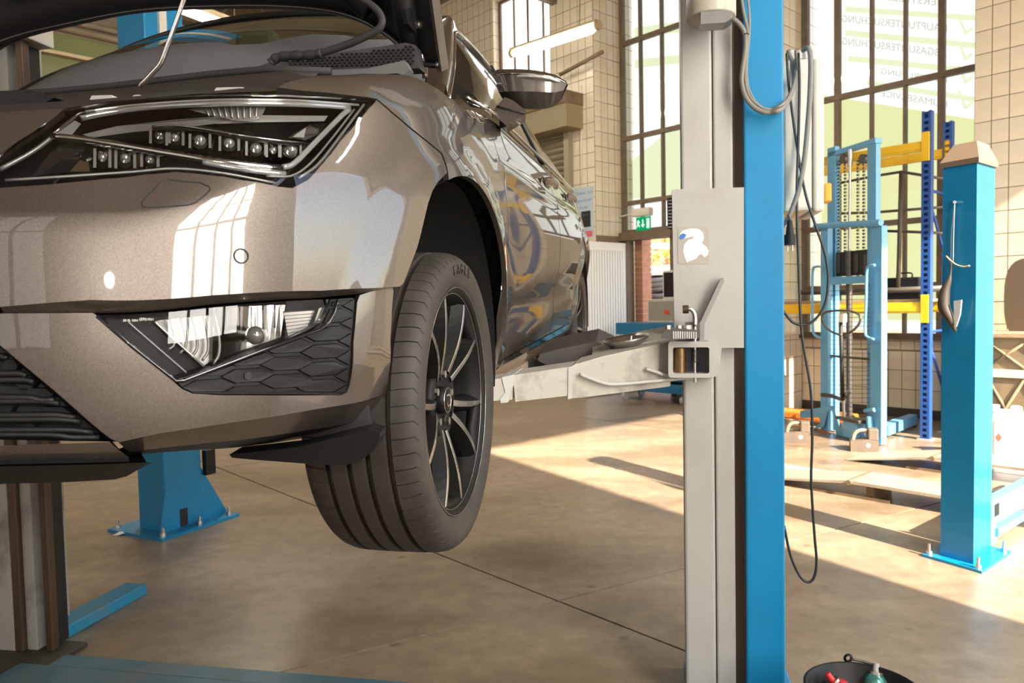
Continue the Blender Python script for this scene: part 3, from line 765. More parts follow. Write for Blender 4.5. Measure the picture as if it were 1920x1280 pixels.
# far (right) side of the car, simple mirror of the same skin
panel('right_wing', [(-u, v) for u, v in F_poly], m_paint, 0, .012, res=.06)
panel('right_doors', [(-u, v) for u, v in [HS(x, z) for x, z in [(-.44, .27), (-.44, .95), (-1.4, .965), (-2.4, .975), (-2.4, .76)]+[p for p in reversed(rr_) if p[0] > -2.4]+[(-2.24, .27)]]], m_paint, 0, .012, res=.08)
# wheel-arch liner
lin = MB(); rg = []
for k in range(31):
    an = -18+216*k/30; a = math.radians(an); yo = .87-.07*sm(75, 35, an); R_ = .372-.03*sm(70, 20, an)
    rg.append([(R_*math.cos(a)*sc, min(yy, yo), AC+R_*math.sin(a)*sc) for yy, sc in ((.885, .985), (.85, 1.0), (.80, 1.02), (.62, 1.03), (.55, .9), (.5, .2))])
lin.grid(rg).build('arch_liner', m_liner, car)
rg2 = [[(-2.636+x, y, z) for x, y, z in r] for r in rg]
MB().grid(rg2).build('arch_liner', m_liner, car)
# liner flap and lower splash guard in front of the tyre
fp = hp([(430, 858), (560, 845), (690, 806), (714, 812)]); fb = [(712, 822), (700, 845), (672, 866), (640, 873), (560, 868), (480, 862), (435, 858)]
_sp = [onp(x, y, 0, .42) for x, y in [(430, 852), (560, 838), (690, 806), (712, 812)]+fb]
beam_prism(_sp, (-.06, -.012, 0)).build('splash_guard', m_black, car)

# ---- greenhouse
m_glass_dark = mat('side_glass', (.008, .010, .008), .06, spec=.15)
m_scr = glass_mat('windscreen_glass', (.80, .90, .76), .02, 1.35)
m_seal = mat('window_seal', (.012, .012, .012), .35)
m_bandflap = mat('dashboard_grey', (.115, .11, .11), .75, var=.06, vscale=6)  # grey of the painted reflection band on the screen and of the cowl flap
m_head = mat('headliner', (.33, .36, .25), .8)
def ws_base(y): return V((-.15-.43*y*y, y, 1.0-.01*y*y))
def ws_top(y): return V((-.82-.13*y*y, y*.84, 1.405-.10*y*y))
def ws(y, q, lift=0.0):
    p = ws_base(y).lerp(ws_top(y), q); p.z += .035*math.sin(PI*q)+lift; return p
ys = [-.80+1.50*k/30 for k in range(31)]
MB().grid([[ws(y, q/14) for y in ys] for q in range(15)]).build('windscreen', m_scr, car)
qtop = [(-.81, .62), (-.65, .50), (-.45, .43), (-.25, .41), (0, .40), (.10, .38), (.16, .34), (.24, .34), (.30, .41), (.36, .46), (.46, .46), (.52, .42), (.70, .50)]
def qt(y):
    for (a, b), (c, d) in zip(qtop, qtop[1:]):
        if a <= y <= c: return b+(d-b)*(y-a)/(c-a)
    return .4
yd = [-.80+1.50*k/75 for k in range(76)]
MB().grid([[ws(y, qt(y)*k/6, .006) for y in yd] for k in range(7)]).build('scuttle_panel', m_bandflap, car)  # grey sheet over the glass, painted stand-in for the bonnet's reflection
# inner mirror and headliner behind the glass
MB().grid([[ws(y, .30+.68*k/5, -.10-.12*(1-k/5)) for y in ys] for k in range(6)]).build('headliner', m_head, car)
mi = MB(); c0 = ws(.18, .62, -.045)
mi.box((c0.x-.035, c0.y-.11, c0.z-.05), (c0.x+.02, c0.y+.02, c0.z+.035), bev=.018).box((c0.x-.02, c0.y+.0, c0.z-.02), (c0.x+.01, c0.y+.22, c0.z+.0), bev=.008)
mi.build('inner_mirror', mat('mirror_mount', (.30, .34, .24), .5), car)
MB().tube([ws(y, 1.0, .006) for y in ys], .012, 8).build('windscreen_seal', m_seal, car)
MB().tube([ws(-.80, q/10, .006) for q in range(11)], .012, 8).build('windscreen_seal', m_seal, car)
# pillar, roof rail, side windows
AP = [V((-.33, .772, .985)), V((-.52, .735, 1.11)), V((-.71, .69, 1.235)), V((-.88, .65, 1.335)), V((-1.15, .625, 1.388)), V((-1.6, .61, 1.415)), V((-2.1, .60, 1.405)), V((-2.6, .585, 1.355)), V((-3.0, .57, 1.26))]
APs = crom(AP, 6)
def rail(p, dy, dz): return V((p.x, p.y+dy, p.z+dz))
def wsedge(k):
    p = APs[k]; q = min(1.0, k/18*1.02); e = ws(.70, q); return e if k < 19 else V((p.x, .50, p.z+.035))
pil = []
for k, p in enumerate(APs):
    e = wsedge(k) if k < 19 else V((p.x, .45, p.z+.045)); m1 = (e+p)/2+V((.02 if k < 19 else 0, .02, .022)); m0 = e.lerp(p, .8)+V((0.01, .012, .016))
    pil.append([e, m1, m0, p, rail(p, .004, -.014), rail(p, -.012, -.02)])
MB().grid(pil).build('roof_pillar', m_paint, car)
MB().grid([[V((-.82-.5*(y*y)-2.2*k/10, y, 1.44-.1*y*y-.06*(k/10)**2-(.03 if k == 0 else 0))) for y in [-.58+1.16*j/12 for j in range(13)]] for k in range(11)]).build('roof', m_paint, car)
belt = lambda x: V((x, .842, zb(x)+.012))
def beltp(p): return V((p.x, .842+.006, zb(p.x)+.016))
def side_win(name, k0, k1, m=m_glass_dark):
    G = []
    for k in range(k0, k1+1):
        p = APs[k]; a = rail(p, -.006, -.02); x = p.x
        b = V((max(min(x+.0, -.37), -2.7), .835, zb(min(x, -.37))+.014))
        if k0 == 0 and x > -.45: b = V((x-.03, .80, zb(-.43)+.02))
        G.append([a.lerp(b, j/5)+V((0, .012*math.sin(PI*j/5), 0)) for j in range(6)])
    return MB().grid(G).build(name, m, car)
side_win('side_window', 0, 28); side_win('side_window', 30, 42)
MB().tube([rail(p, .004, -.016) for p in APs], .0045, 8).build('window_trim', m_chrome, car)
MB().tube([V((-.36, .815, zb(-.43)+.022))]+[V((x, .853, zb(x)+.012)) for x in (-.5, -.8, -1.2, -1.6, -2.0, -2.5)], .005, 8).build('belt_trim', m_chrome, car)
MB().loft([[(x, .846, zb(x)+.012), (x-.09, .846, zb(x)+.012), (x-.16, .64, 1.385), (x-.07, .64, 1.385)] for x in (-1.42, -1.43)][:1]+[[(x, .83, zb(x)+.012), (x-.09, .83, zb(x)+.012), (x-.16, .63, 1.385), (x-.07, .63, 1.385)] for x in (-1.42,)], smooth=False).build('middle_pillar', m_seal, car)
# door handles
def handle(x, z):
    p = MS(*HS(x, z)); mb = MB()
    rings = []
    for k in range(9):
        q = k/8; w = math.sin(PI*min(max(q, .04), .96))**.4
        rings.append([(p.x+.115-.23*q, p.y+.010+.036*w+.012*math.cos(2*PI*j/10)*w, p.z+.020*math.sin(2*PI*j/10)*w+.004) for j in range(10)])
    mb.loft(rings); o = mb.build('door_handle', m_paint, car)
    MB().lathe([(.0, -.004), (.045, -.004), (.052, .002), (.046, .001)], 24, 'Y', Matrix.Translation((p.x, p.y-.0, p.z-.006)) @ Matrix.Diagonal((1.3, 1, .8, 1))).build('handle_recess', m_paint, o)
    return o
handle(-1.24, .862); handle(-1.93, .882)

# ---- door mirror
mir = bpy.data.objects.new('door_mirror', None); COL.objects.link(mir); mir.parent = car
def mcol(pts, n=5): return crom([onp(x, y, 0, -.60)+V((f, 0, 0)) for x, y, f in pts], n)
TR = mcol([(930, 133, -.02), (945, 128, -.02), (1000, 131, -.02), (1040, 140, -.015), (1061, 151, -.005)])
TM = mcol([(930, 140, .03), (945, 137, .04), (1000, 139, .045), (1042, 145, .03), (1062, 153, .0)])
CR_ = mcol([(933, 149, .045), (960, 149, .062), (1005, 150, .062), (1043, 153, .042), (1063, 157, .004)])
DR_ = mcol([(941, 180, .045), (968, 181, .060), (1012, 181, .056), (1040, 179, .035), (1057, 170, .004)])
BR_ = mcol([(950, 198, .0), (982, 204, .012), (1010, 204, .008), (1034, 198, .0), (1049, 184, -.01)])
MB().grid([TR, TM, CR_]).build('mirror_cap', m_paint, mir)
MB().grid([[p+V((-.002, 0, -.001)) for p in CR_], DR_]).build('mirror_shell', m_paint, mir)
MB().grid([DR_, BR_]).build('mirror_shell', m_paint, mir)
bkp = [p+V((-.045, 0, 0)) for p in TR]; bkb = [p+V((-.03, 0, .004)) for p in BR_]
MB().grid([TR, bkp, bkb, BR_], False).build('mirror_back', m_black, mir)
MB().tube([p+V((.0015, 0, 0)) for p in CR_], .0016, 6).build('mirror_crease', m_chrome, mir)
sg = [onp(x, y, 0, -.60) for x, y in ((968, 153), (1000, 155), (1030, 157), (1052, 158))]
for q, p in zip((.05, .072, .066, .03), sg): p.x += q
MB().tube(crom(sg, 4), .0045, 8).build('turn_signal', mat('signal_lens', (.75, .73, .70), .15, .6), mir)
ft = [(946, 182), (962, 188), (984, 206), (986, 213), (950, 236), (922, 212), (930, 200)]
fa = [onp(x, y, 0, -.53) for x, y in ft]
beam_prism(fa, (-.10, -.02, 0)).build('mirror_foot', m_paint, mir)
MB().tube([onp(*p, 0, -.525) for p in ((931, 199), (955, 205), (984, 213))], .0025, 6).build('foot_gap', m_gap, mir)

# ---- bonnet, raised
m_under = mat('bonnet_underside', (.006, .0055, .006), .5, spec=.25)
RE = [(.77, -.275, 1.032), (.715, -.29, 1.052), (.62, -.305, 1.136), (.507, -.32, 1.195), (.35, -.335, 1.232), (.15, -.345, 1.256), (-.087, -.345, 1.268), (-.3, -.335, 1.25), (-.514, -.32, 1.215), (-.62, -.305, 1.15), (-.715, -.29, 1.06), (-.77, -.275, 1.04)]
REs = crom([(x, y, z) for y, x, z in RE], 5)
HD = V((.40, 0, .916)).normalized(); HN = V((.916, 0, -.40))
def hoodp(p, d, n): w = min(1, d/.25); q = V(p); q.z = q.z*(1-w*.0); return q+HD*d+HN*n
bon = bpy.data.objects.new('bonnet', None); COL.objects.link(bon); bon.parent = car
st = (0, .01, .03, .07, .12, .25, .5, .8, .98)
MB().grid([[hoodp(p, d, .012*math.sin(min(1, d/.05)*PI/2)-(.03 if .08 < d < .9 and abs(p.y) < .6 else 0)) for p in REs] for d in st]).build('bonnet_inner_panel', m_under, bon)
MB().grid([[hoodp(p, d, -.028-.02*(1-(p.y/.8)**2)) for p in REs] for d in st]).build('bonnet_skin', m_paint, bon)
MB().tube([hoodp(p, .006, .012) for p in REs], .007, 8).build('rear_seal', m_blackg, bon)
e0 = V((-.285, .775, 1.032))
MB().loft([[hoodp(e0, d, .012)+V((0, -.012, 0)), hoodp(e0, d, .014), hoodp(e0, d, -.035)+V((0, .006, 0)), hoodp(e0, d, -.035)+V((0, -.01, 0))] for d in (-.005, .2, .5, .95)], smooth=False).build('bonnet_edge', m_paint, bon)
rib = [hoodp(V((-.29, .70, 1.06)), d, .02) for d in (.03, .1, .2, .4, .7)]
MB().tube(rib, [.02, .03, .035, .035, .03], 10).build('bonnet_rib', m_under, bon)
MB().tube([hoodp(V((-.29, .60, 1.14)), .05, .02), hoodp(V((-.29, .45, 1.2)), .16, .02), hoodp(V((-.3, .1, 1.25)), .2, .02), hoodp(V((-.3, -.5, 1.2)), .16, .02)], .03, 10).build('bonnet_rib', m_under, bon)
# hinge
hg = bpy.data.objects.new('bonnet_hinge', None); COL.objects.link(hg); hg.parent = car
pl = [onp(x, y, 1, .715) for x, y in ((752, 18), (790, 8), (800, 60), (797, 78), (770, 60), (757, 45))]
beam_prism(pl, (0, .01, 0)).build('hinge_plate', m_under, hg)
q = onp(782, 48, 1, .727); MB().cyl(q, q+V((.002, .008, 0)), .010, n=6, smooth=False).cyl(q, q+V((.003, .012, 0)), .006, n=12).build('hinge_bolt', m_steel, hg)
arm = [onp(x, y, 1, .725) for x, y in ((797, 74), (796, 84), (791, 96), (791, 112), (796, 128), (797, 146))]
MB().tube(crom(arm, 3), .0075, 8).build('hinge_arm', mat('hinge_paint', (.16, .13, .105), .3, .6, coat=1), hg)
MB().box((-.34, .62, .93), (-.12, .72, .985), bev=.01).build('cowl_corner', m_under, car)
# washer hose, prop rod
hose = [onp(x, y, 0, -.12) for x, y in ((635, -25), (672, -5), (702, 14), (716, 34), (712, 52), (690, 66), (655, 82), (620, 94), (600, 100))]
MB().tube(crom(hose, 4), .0085, 10).build('washer_hose', m_rubber, car)
hose2 = [onp(x, y, 0, -.12) for x, y in ((604, 100), (585, 103), (560, 104), (535, 105), (518, 109), (508, 118))]
MB().tube(crom(hose2, 4), [.010+.0022*(k % 4 < 2) for k in range(21)], 10).build('hose_connector', m_rubber, car)
rod = [onp(x, y, 0, .36) for x, y in ((262, 162), (272, 152), (298, 124), (303, 116), (307, 106), (330, 42), (346, -4), (362, -50))]
MB().tube(rod, .0042, 8).build('prop_rod', m_chrome, car)
# cowl with open mesh
m_mesh = mat('cowl_mesh', (.035, .034, .033), .5)
A_ = [onp(x, y, 0, -.22) for x, y in ((468, 130), (520, 112), (600, 104), (680, 92), (760, 80), (778, 84), (786, 128), (700, 130), (600, 131), (520, 132))]
cw = beam_prism(A_, (-.05, 0, .0)).build('cowl_panel', m_mesh, car)
for r in range(7):
    for c in range(26):
        x = 540+c*9.2+(r % 2)*4.6; y = 126-r*5.4-(c*.25)
        if y < 112-(x-520)*.12+4 or x > 775: continue
        p = onp(x, y, 0, -.216)
        MB().box(p-V((.002, .0025, .0015)), p+V((.004, .0025, .0015))).build('mesh_bar', m_black, cw)
B_ = [onp(x, y, 0, -.17) for x, y in ((560, 133), (690, 128), (758, 113), (768, 130), (760, 140), (640, 142))]
beam_prism(B_, (-.03, 0, 0)).build('cowl_flap', m_bandflap, car)
# front carrier between the lamps and the bonnet line
m_dbronze = mat('inner_bronze', (.045, .034, .027), .5, .3)
tp = [onp(x, y, 0, .10) for x, y in ((-80, 186), (60, 178), (150, 170), (250, 160), (350, 148), (450, 138), (530, 131), (600, 134))]
mdp = [onp(x, y, 0, .30) for x, y in ((-80, 196), (60, 190), (150, 186), (250, 178), (350, 168), (450, 158), (530, 152), (590, 146))]
bt = [P3(x, y, .03) for x, y in ((-60, 214), (40, 212), (125, 203), (205, 190), (350, 177), (450, 173), (530, 170), (590, 170))]
MB().grid([tp, mdp, bt], False).build('front_carrier', m_dbronze, car)
MB().tube([onp(x, y, 0, .12) for x, y in ((-60, 181), (100, 172), (200, 163), (300, 151), (400, 139), (500, 130), (620, 134))], .008, 8).build('bonnet_seal', m_rubber, car)
m_tab = mat('bracket_grey', (.40, .38, .36), .35)
for (x0, y0, x1, y1) in ((166, 179, 214, 190), (245, 178, 266, 185), (400, 164, 460, 172), (350, 172, 380, 176)):
    a = [onp(x, y, 0, .38) for x, y in ((x0, y1), (x0+6, y0), (x1-6, y0-1), (x1, y1-2))]; beam_prism(a, (-.02, 0, 0)).build('lamp_bracket', m_tab, car)
a = [onp(x, y, 0, .36) for x, y in ((0, 172), (56, 168), (102, 183), (60, 204), (0, 206))]; beam_prism(a, (-.1, 0, 0)).build('air_intake', m_black, car)

# ---- headlamp
m_refl = mat('lamp_reflector', (.46, .45, .43), .14, 1.0)
m_guide = mat('light_guide', (.50, .49, .47), .12, .55, coat=1.0)
m_satin = mat('lamp_satin_visor', (.26, .25, .235), .35, .5)
m_lens = glass_mat('lamp_lens', (.96, .96, .96), .015, 1.5)
m_ball = mat('lens_ball', (.30, .29, .27), .04, .6, coat=1.0)
HL_top = [(120, 204), (160, 199), (200, 191), (270, 183), (350, 178), (430, 176), (500, 177), (560, 179), (620, 182), (690, 185), (705, 188)]
HLo = hp([(x, y) for x, y in HL_low])+hp([(-60, 331), (0, 290), (60, 248)])+hp(HL_top[:-1])
hl = bpy.data.objects.new('headlamp', None); COL.objects.link(hl); hl.parent = car; hl['label'] = 'clear angular headlamp'
panel('lamp_housing', HLo, m_blackg, .075, .0, parent=hl)
strip('lamp_wall', HLo+[HLo[0]], HLo+[HLo[0]], m_blackg, .004, .076, 3, parent=hl)
panel('lamp_lens', HLo, m_lens, .001, .004, parent=hl)
def gtube(pts, r, m, name, back=.02, n=4): return MB().tube(crom([P3(x, y, back) for x, y in pts], n), r, 8).build(name, m, hl)
def gpoly(pts, m, name, back=.03, th=.012, parent=None):
    q = [P3(x, y, back) for x, y in pts]; d = cray(300, 270).normalized()*th; return beam_prism(q, d).build(name, m, parent or hl)
gtube([(152, 222), (200, 212), (260, 204), (340, 198), (420, 195), (520, 195), (600, 198), (655, 202)], .0042, m_guide, 'light_guide')
gtube([(160, 210), (240, 199), (340, 191), (450, 187), (560, 189), (672, 197)], .0026, m_guide, 'light_guide')
gtube([(655, 206), (640, 217), (592, 266), (552, 306), (530, 314)], .0046, m_guide, 'light_guide')
gtube([(95, 257), (160, 263), (240, 276), (330, 291), (420, 305), (530, 317)], .0058, m_refl, 'light_guide')
gtube([(380, 304), (420, 311), (480, 321), (535, 326)], .0044, m_guide, 'light_guide')
gtube([(100, 251), (144, 217), (160, 210)], .0022, m_refl, 'light_guide')
gtube([(682, 196), (640, 252), (596, 308), (560, 334)], .0022, m_satin, 'lamp_inner_line', .012)
gtube([(664, 205), (620, 262), (580, 308), (545, 330), (500, 330)], .0018, m_satin, 'lamp_inner_line', .02)
gtube([(0, 318), (60, 285), (100, 256)], .003, m_satin, 'lamp_inner_line', .02); gtube([(10, 338), (120, 331), (250, 322), (330, 316), (420, 325), (520, 344)], .002, m_satin, 'lamp_inner_line', .02)
gpoly([(98, 256), (140, 226), (152, 232), (128, 261)], m_guide, 'light_wedge', .025, .01)
gpoly([(155, 252), (220, 236), (330, 224), (400, 219), (480, 216), (615, 217), (608, 227), (490, 229), (400, 232), (330, 240), (250, 247), (170, 258)], m_satin, 'lamp_visor', .035, .012)
gpoly([(352, 205), (380, 201), (500, 198), (490, 220), (472, 228), (440, 226), (390, 215)], m_ball, 'signal_lens', .03, .01)
for k in range(9): gtube([(385+k*12, 201+abs(k-4)*.3), (392+k*11, 221-abs(k-5)*.8)], .0012, m_guide, 'signal_flute', .027, 2)
gpoly([(285, 238), (380, 236), (500, 262), (575, 266), (560, 274), (480, 266), (380, 246), (290, 244)], m_blackg, 'lamp_bridge', .026, .03)
gtube([(285, 237), (340, 236), (480, 258), (572, 268)], .0016, m_refl, 'lamp_bridge_edge', .024)
gpoly([(540, 258), (575, 237), (582, 233), (612, 231), (600, 250), (572, 263)], m_refl, 'corner_prism', .03, .02)
gpoly([(548, 257), (574, 239), (570, 258)], m_guide, 'corner_prism', .028, .01)
def led(x, y, w, h, back=.034):
    """reflector cup with a clear lens"""
    c = P3(x, y, back); a = (P3(x+w/2, y, back)-P3(x-w/2, y, back))/2; b = (P3(x, y-h/2, back)-P3(x, y+h/2, back))/2; d = cray(x, y).normalized()
    e = bpy.data.objects.new('led_module', None); COL.objects.link(e); e.parent = car; e.matrix_parent_inverse = Matrix()
    e.parent = hl
    rings = []
    for k in range(6):
        t = k/5; r = math.cos(t*PI/2*.9); rings.append([c+a*(r*math.cos(2*PI*j/14))+b*(r*math.sin(2*PI*j/14))+d*(.022*math.sin(t*PI/2)) for j in range(14)])
    MB().loft(rings, caps=False).build('led_module', m_refl, hl)
    bpy.data.objects.remove(e)
    r0 = min(a.length, b.length)*.78; prof = [(r0*math.cos(k*PI/12), r0*math.sin(k*PI/12)) for k in range(-6, 7)]
    MB().lathe(prof, 14, 'Z', Matrix.Translation(c+d*.012) @ d.to_track_quat('Z', 'Y').to_matrix().to_4x4()).build('led_lens', m_ball, hl)
    for s in (-1, 1):
        q = c+a*(1.18*s); MB().box((-.0018, -b.length*.9, -.002), (.0018, b.length*.9, .02), frame(q, a, b, d)).build('module_fin', m_satin, hl)
for x, y, w, h in ((300, 253, 30, 34), (328, 258, 26, 32), (375, 264, 32, 30), (430, 269, 30, 30), (480, 278, 30, 30), (512, 282, 20, 28), (545, 282, 32, 28)): led(x, y, w, h)
for x, y, w, h in ((192, 296, 24, 40), (235, 297, 30, 40), (281, 299, 26, 30)): led(x, y, w, h, .03)
def facets(A, B, n, name, hh=34):
    rows = [[], []]
    for k in range(n+1):
        t = k/n; bk = .050 if k % 2 else .062
        x, y = A[0]+(B[0]-A[0])*t, A[1]+(B[1]-A[1])*t
        rows[0].append(P3(x, y, bk)); rows[1].append(P3(x-8, y+hh, bk))
    MB().grid(rows, False).build(name, m_refl, hl)
facets((284, 240), (562, 272), 30, 'reflector_facets'); 
facets((178, 278), (302, 290), 14, 'reflector_facets', 30)
gpoly([(130, 322), (150, 300), (166, 305), (168, 321)], m_refl, 'lamp_fin', .03, .008)
gpoly([(60, 330), (95, 285), (120, 268), (160, 278), (130, 322)], m_blackg, 'lamp_blade', .03, .02)

# ---- fog lamp and honeycomb insert
fg = bpy.data.objects.new('fog_lamp', None); COL.objects.link(fg); fg.parent = car; fg['label'] = 'wedge shaped fog lamp behind clear glass'
FO = [(180, 591), (400, 577), (632, 561), (624, 590), (612, 606), (596, 616), (345, 712), (334, 716), (250, 648)]
fo = hp(FO)
panel('fog_housing', fo, m_black, .075, 0, parent=fg)
strip('fog_wall', fo+[fo[0]], fo+[fo[0]], m_black, OB, .076, 2, parent=fg)
panel('fog_glass', fo, m_lens, OB+.004, .004, parent=fg)
def fpoly(pts, m, name, back=.04, th=.012): return gpoly(pts, m, name, back, th, fg)
def ftube(pts, r, m, name, back=.03): return MB().tube(crom([P3(x, y, back) for x, y in pts], 4), r, 8).build(name, m, fg)
# inner reflector: fluted bright tunnel
fpoly([(290, 602), (300, 600), (400, 590), (400, 672), (382, 686)], m_satin, 'reflector_side', .062, .006)
for k in range(5):
    x = 318+k*21; ftube([(x, 598-k*2.2), (x+8, 624), (x+9, 645+k*4), (x-2, 655+k*7)], .0020, m_satin, 'reflector_fin', .045)
gcol = [P3(400+135*k/12, 577-(k/12)*6, .05+.02*math.sin(PI*k/12)) for k in range(13)]; gcob = [P3(398+128*k/12, 676-(k/12)*44, .05+.02*math.sin(PI*k/12)) for k in range(13)]
MB().grid([gcol, gcob], False).build('reflector_bowl', m_refl, fg)
for k in range(6): ftube([(405+k*22, 578-k*1.3), (405+k*22, 622-k*1.5)], .0010, m_blackg, 'reflector_line', .046)
c = P3(478, 628, .04); d = cray(478, 628).normalized()
MB().lathe([(.014*math.cos(k*PI/12), .014*math.sin(k*PI/12)) for k in range(-6, 7)], 16, 'Z', Matrix.Translation(c) @ d.to_track_quat('Z', 'Y').to_matrix().to_4x4()).build('fog_bulb', m_ball, fg)
for k in range(8): fpoly([(532+k*1.2, 586+k*6.6), (590-k*3, 582+k*6.2), (589-k*3, 587+k*6.2), (533+k*1.2, 591.5+k*6.6)], m_guide, 'reflector_louvre', .04, .01)
fpoly([(598, 578), (622, 570), (616, 592), (602, 606), (588, 608)], m_refl, 'corner_reflector', .03, .005)
ftube([(292, 602), (300, 612), (382, 686)], .0018, m_guide, 'reflector_edge', .038); ftube([(240, 602), (250, 612), (340, 690), (348, 697)], .0014, m_satin, 'housing_groove', .03)
MB().tube([P3(x, y, OB) for x, y in ((182, 592), (250, 651), (310, 698), (330, 714), (345, 713), (470, 665), (600, 617), (618, 604), (628, 586), (634, 561))], .0026, 8).build('fog_rim', m_blackg, fg)
def flat_text(txt, px, py, h, ex, m, parent):
    u, v = H(px, py); c = MS(u, v, OB-.0005); n = MN(u, v); x = (P3(px+20, py)-P3(px-20, py)).normalized(); x = (x-n*x.dot(n)).normalized(); y = n.cross(x)
    me = text_mesh(txt, h, 0, align='LEFT'); me.transform(frame(c, x, y, n)); return link('approval_marking', me, m, parent)
m_mark = mat('white_marking', (.7, .7, .68), .6)
flat_text('20 PL 00H', 231, 603, .0042, 0, m_mark, fg); flat_text('(E9)', 263, 601, .005, 0, m_mark, fg); flat_text('17031', 275, 601, .0042, 0, m_mark, fg)
hcp = [(637, 561), (680, 558), (683, 563), (676, 640), (667, 730), (660, 739), (652, 741), (560, 741), (420, 741), (368, 739), (348, 729), (340, 721), (600, 620), (616, 608), (628, 590)]
hc = panel('honeycomb_insert', hp(hcp), m_black, OB+.006, .02); hc['label'] = 'black honeycomb insert'
def clip(poly, a, b):
    """keep the part left of the directed line a->b (pixel space, y down)"""
    out = []; f = lambda p: (b[0]-a[0])*(p[1]-a[1])-(b[1]-a[1])*(p[0]-a[0])
    for i in range(len(poly)):
        p, q = poly[i-1], poly[i]; fp, fq = f(p), f(q)
        if (fp >= 0) != (fq >= 0): t = fp/(fp-fq); out.append((p[0]+(q[0]-p[0])*t, p[1]+(q[1]-p[1])*t))
        if fq >= 0: out.append(q)
    return out
def plate(poly, parent, h=.0032, name='honeycomb_cell'):
    c = (sum(p[0] for p in poly)/len(poly), sum(p[1] for p in poly)/len(poly))
    top = [MS(*H(*(c[0]+(p[0]-c[0])*.93, c[1]+(p[1]-c[1])*.86)), OB+.006-h) for p in poly]; bot = [MS(*H(*p), OB+.0065) for p in poly]
    MB().loft([bot, top], smooth=False).build(name, m_black, parent)
for ci, (cx, y0) in enumerate(((399, 727), (475, 706), (551, 716), (619, 693), (690, 704))):
    for r in range(-5, 3):
        cy = y0+r*33.3; sx = 1.0 if ci < 3 else .88
        if cx > 600: cx2 = cx+(704-cy)*.12
        else: cx2 = cx
        hx = [(-55*sx, 1), (-27*sx, -13.5), (27*sx, -15.5), (55*sx, -3), (27*sx, 12.5), (-27*sx, 14.5)]
        poly = [(cx2+a, cy+b-(a*.03)) for a, b in hx]
        poly = clip(poly, (665, 737), (340, 738)); poly = clip(poly, (681, 560), (665, 737)) if poly else poly
        if not poly: continue
        if cy > 604: poly = clip(poly, (345, 724), (628, 614))
        else: poly = clip(poly, (618, 612), (641, 562)); poly = clip(poly, (637, 565), (682, 561)) if poly else poly
        if len(poly) < 3: continue
        A = abs(sum(poly[i-1][0]*poly[i][1]-poly[i][0]*poly[i-1][1] for i in range(len(poly))))/2
        if A > 120: plate(poly, hc)
u, v = H(474, 706); n = MN(u, v); c = MS(u, v, OB+.002); MB().cyl(c, c+n*.001, .0058, n=18).build('washer_hole', m_gap, hc)

# ---- lower grille
gr = [(-76, 594), (0, 657), (100, 739), (200, 824), (100, 829), (0, 831), (-200, 834)]
g_ = hp(gr); gcen = H(-200, 600)[1]
gpol = [(0.0, gcen)]+g_+[(0.0, g_[-1][1])]
grl = panel('lower_grille', gpol[1:-1]+mirr(gpol[1:-1]), m_gap, .06, .0)
for y in (640, 668, 700, 712, 745, 752, 778, 786, 806, 815):
    xr = (y-655)*1.19-4
    if xr < -20: continue
    pts = [(-1100, y-30 if y < 800 else y-10), (-700, y-20 if y < 800 else y-5), (-220, y-8 if y < 800 else y), (-60, y), (xr*.55-10, y), (xr*.72, y+(5 if y % 2 else 0)), (xr, y+4)]
    MB().tube(crom([P3(x, yy, .03) for x, yy in pts], 3), .0045, 6).build('grille_slat', m_black, grl)
for (x, y, w) in ((18, 686, 30), (46, 716, 44), (70, 740, 60), (100, 775, 70), (10, 762, 30), (45, 798, 40)):
    poly = [(x-w/2, y), (x-w/4, y-12), (x+w/4, y-12), (x+w/2, y), (x+w/4, y+12), (x-w/4, y+12)]
    q = [P3(a, b, .045) for a, b in poly]; beam_prism(q, (-.01, 0, 0)).build('grille_cell', m_black, grl)
strip('grille_frame', hp([(-76, 592), (0, 655), (100, 737), (205, 826), (240, 860)]), hp([(-82, 597), (-6, 660), (94, 743), (196, 826), (226, 856)]), m_black, OB, .03, 2)

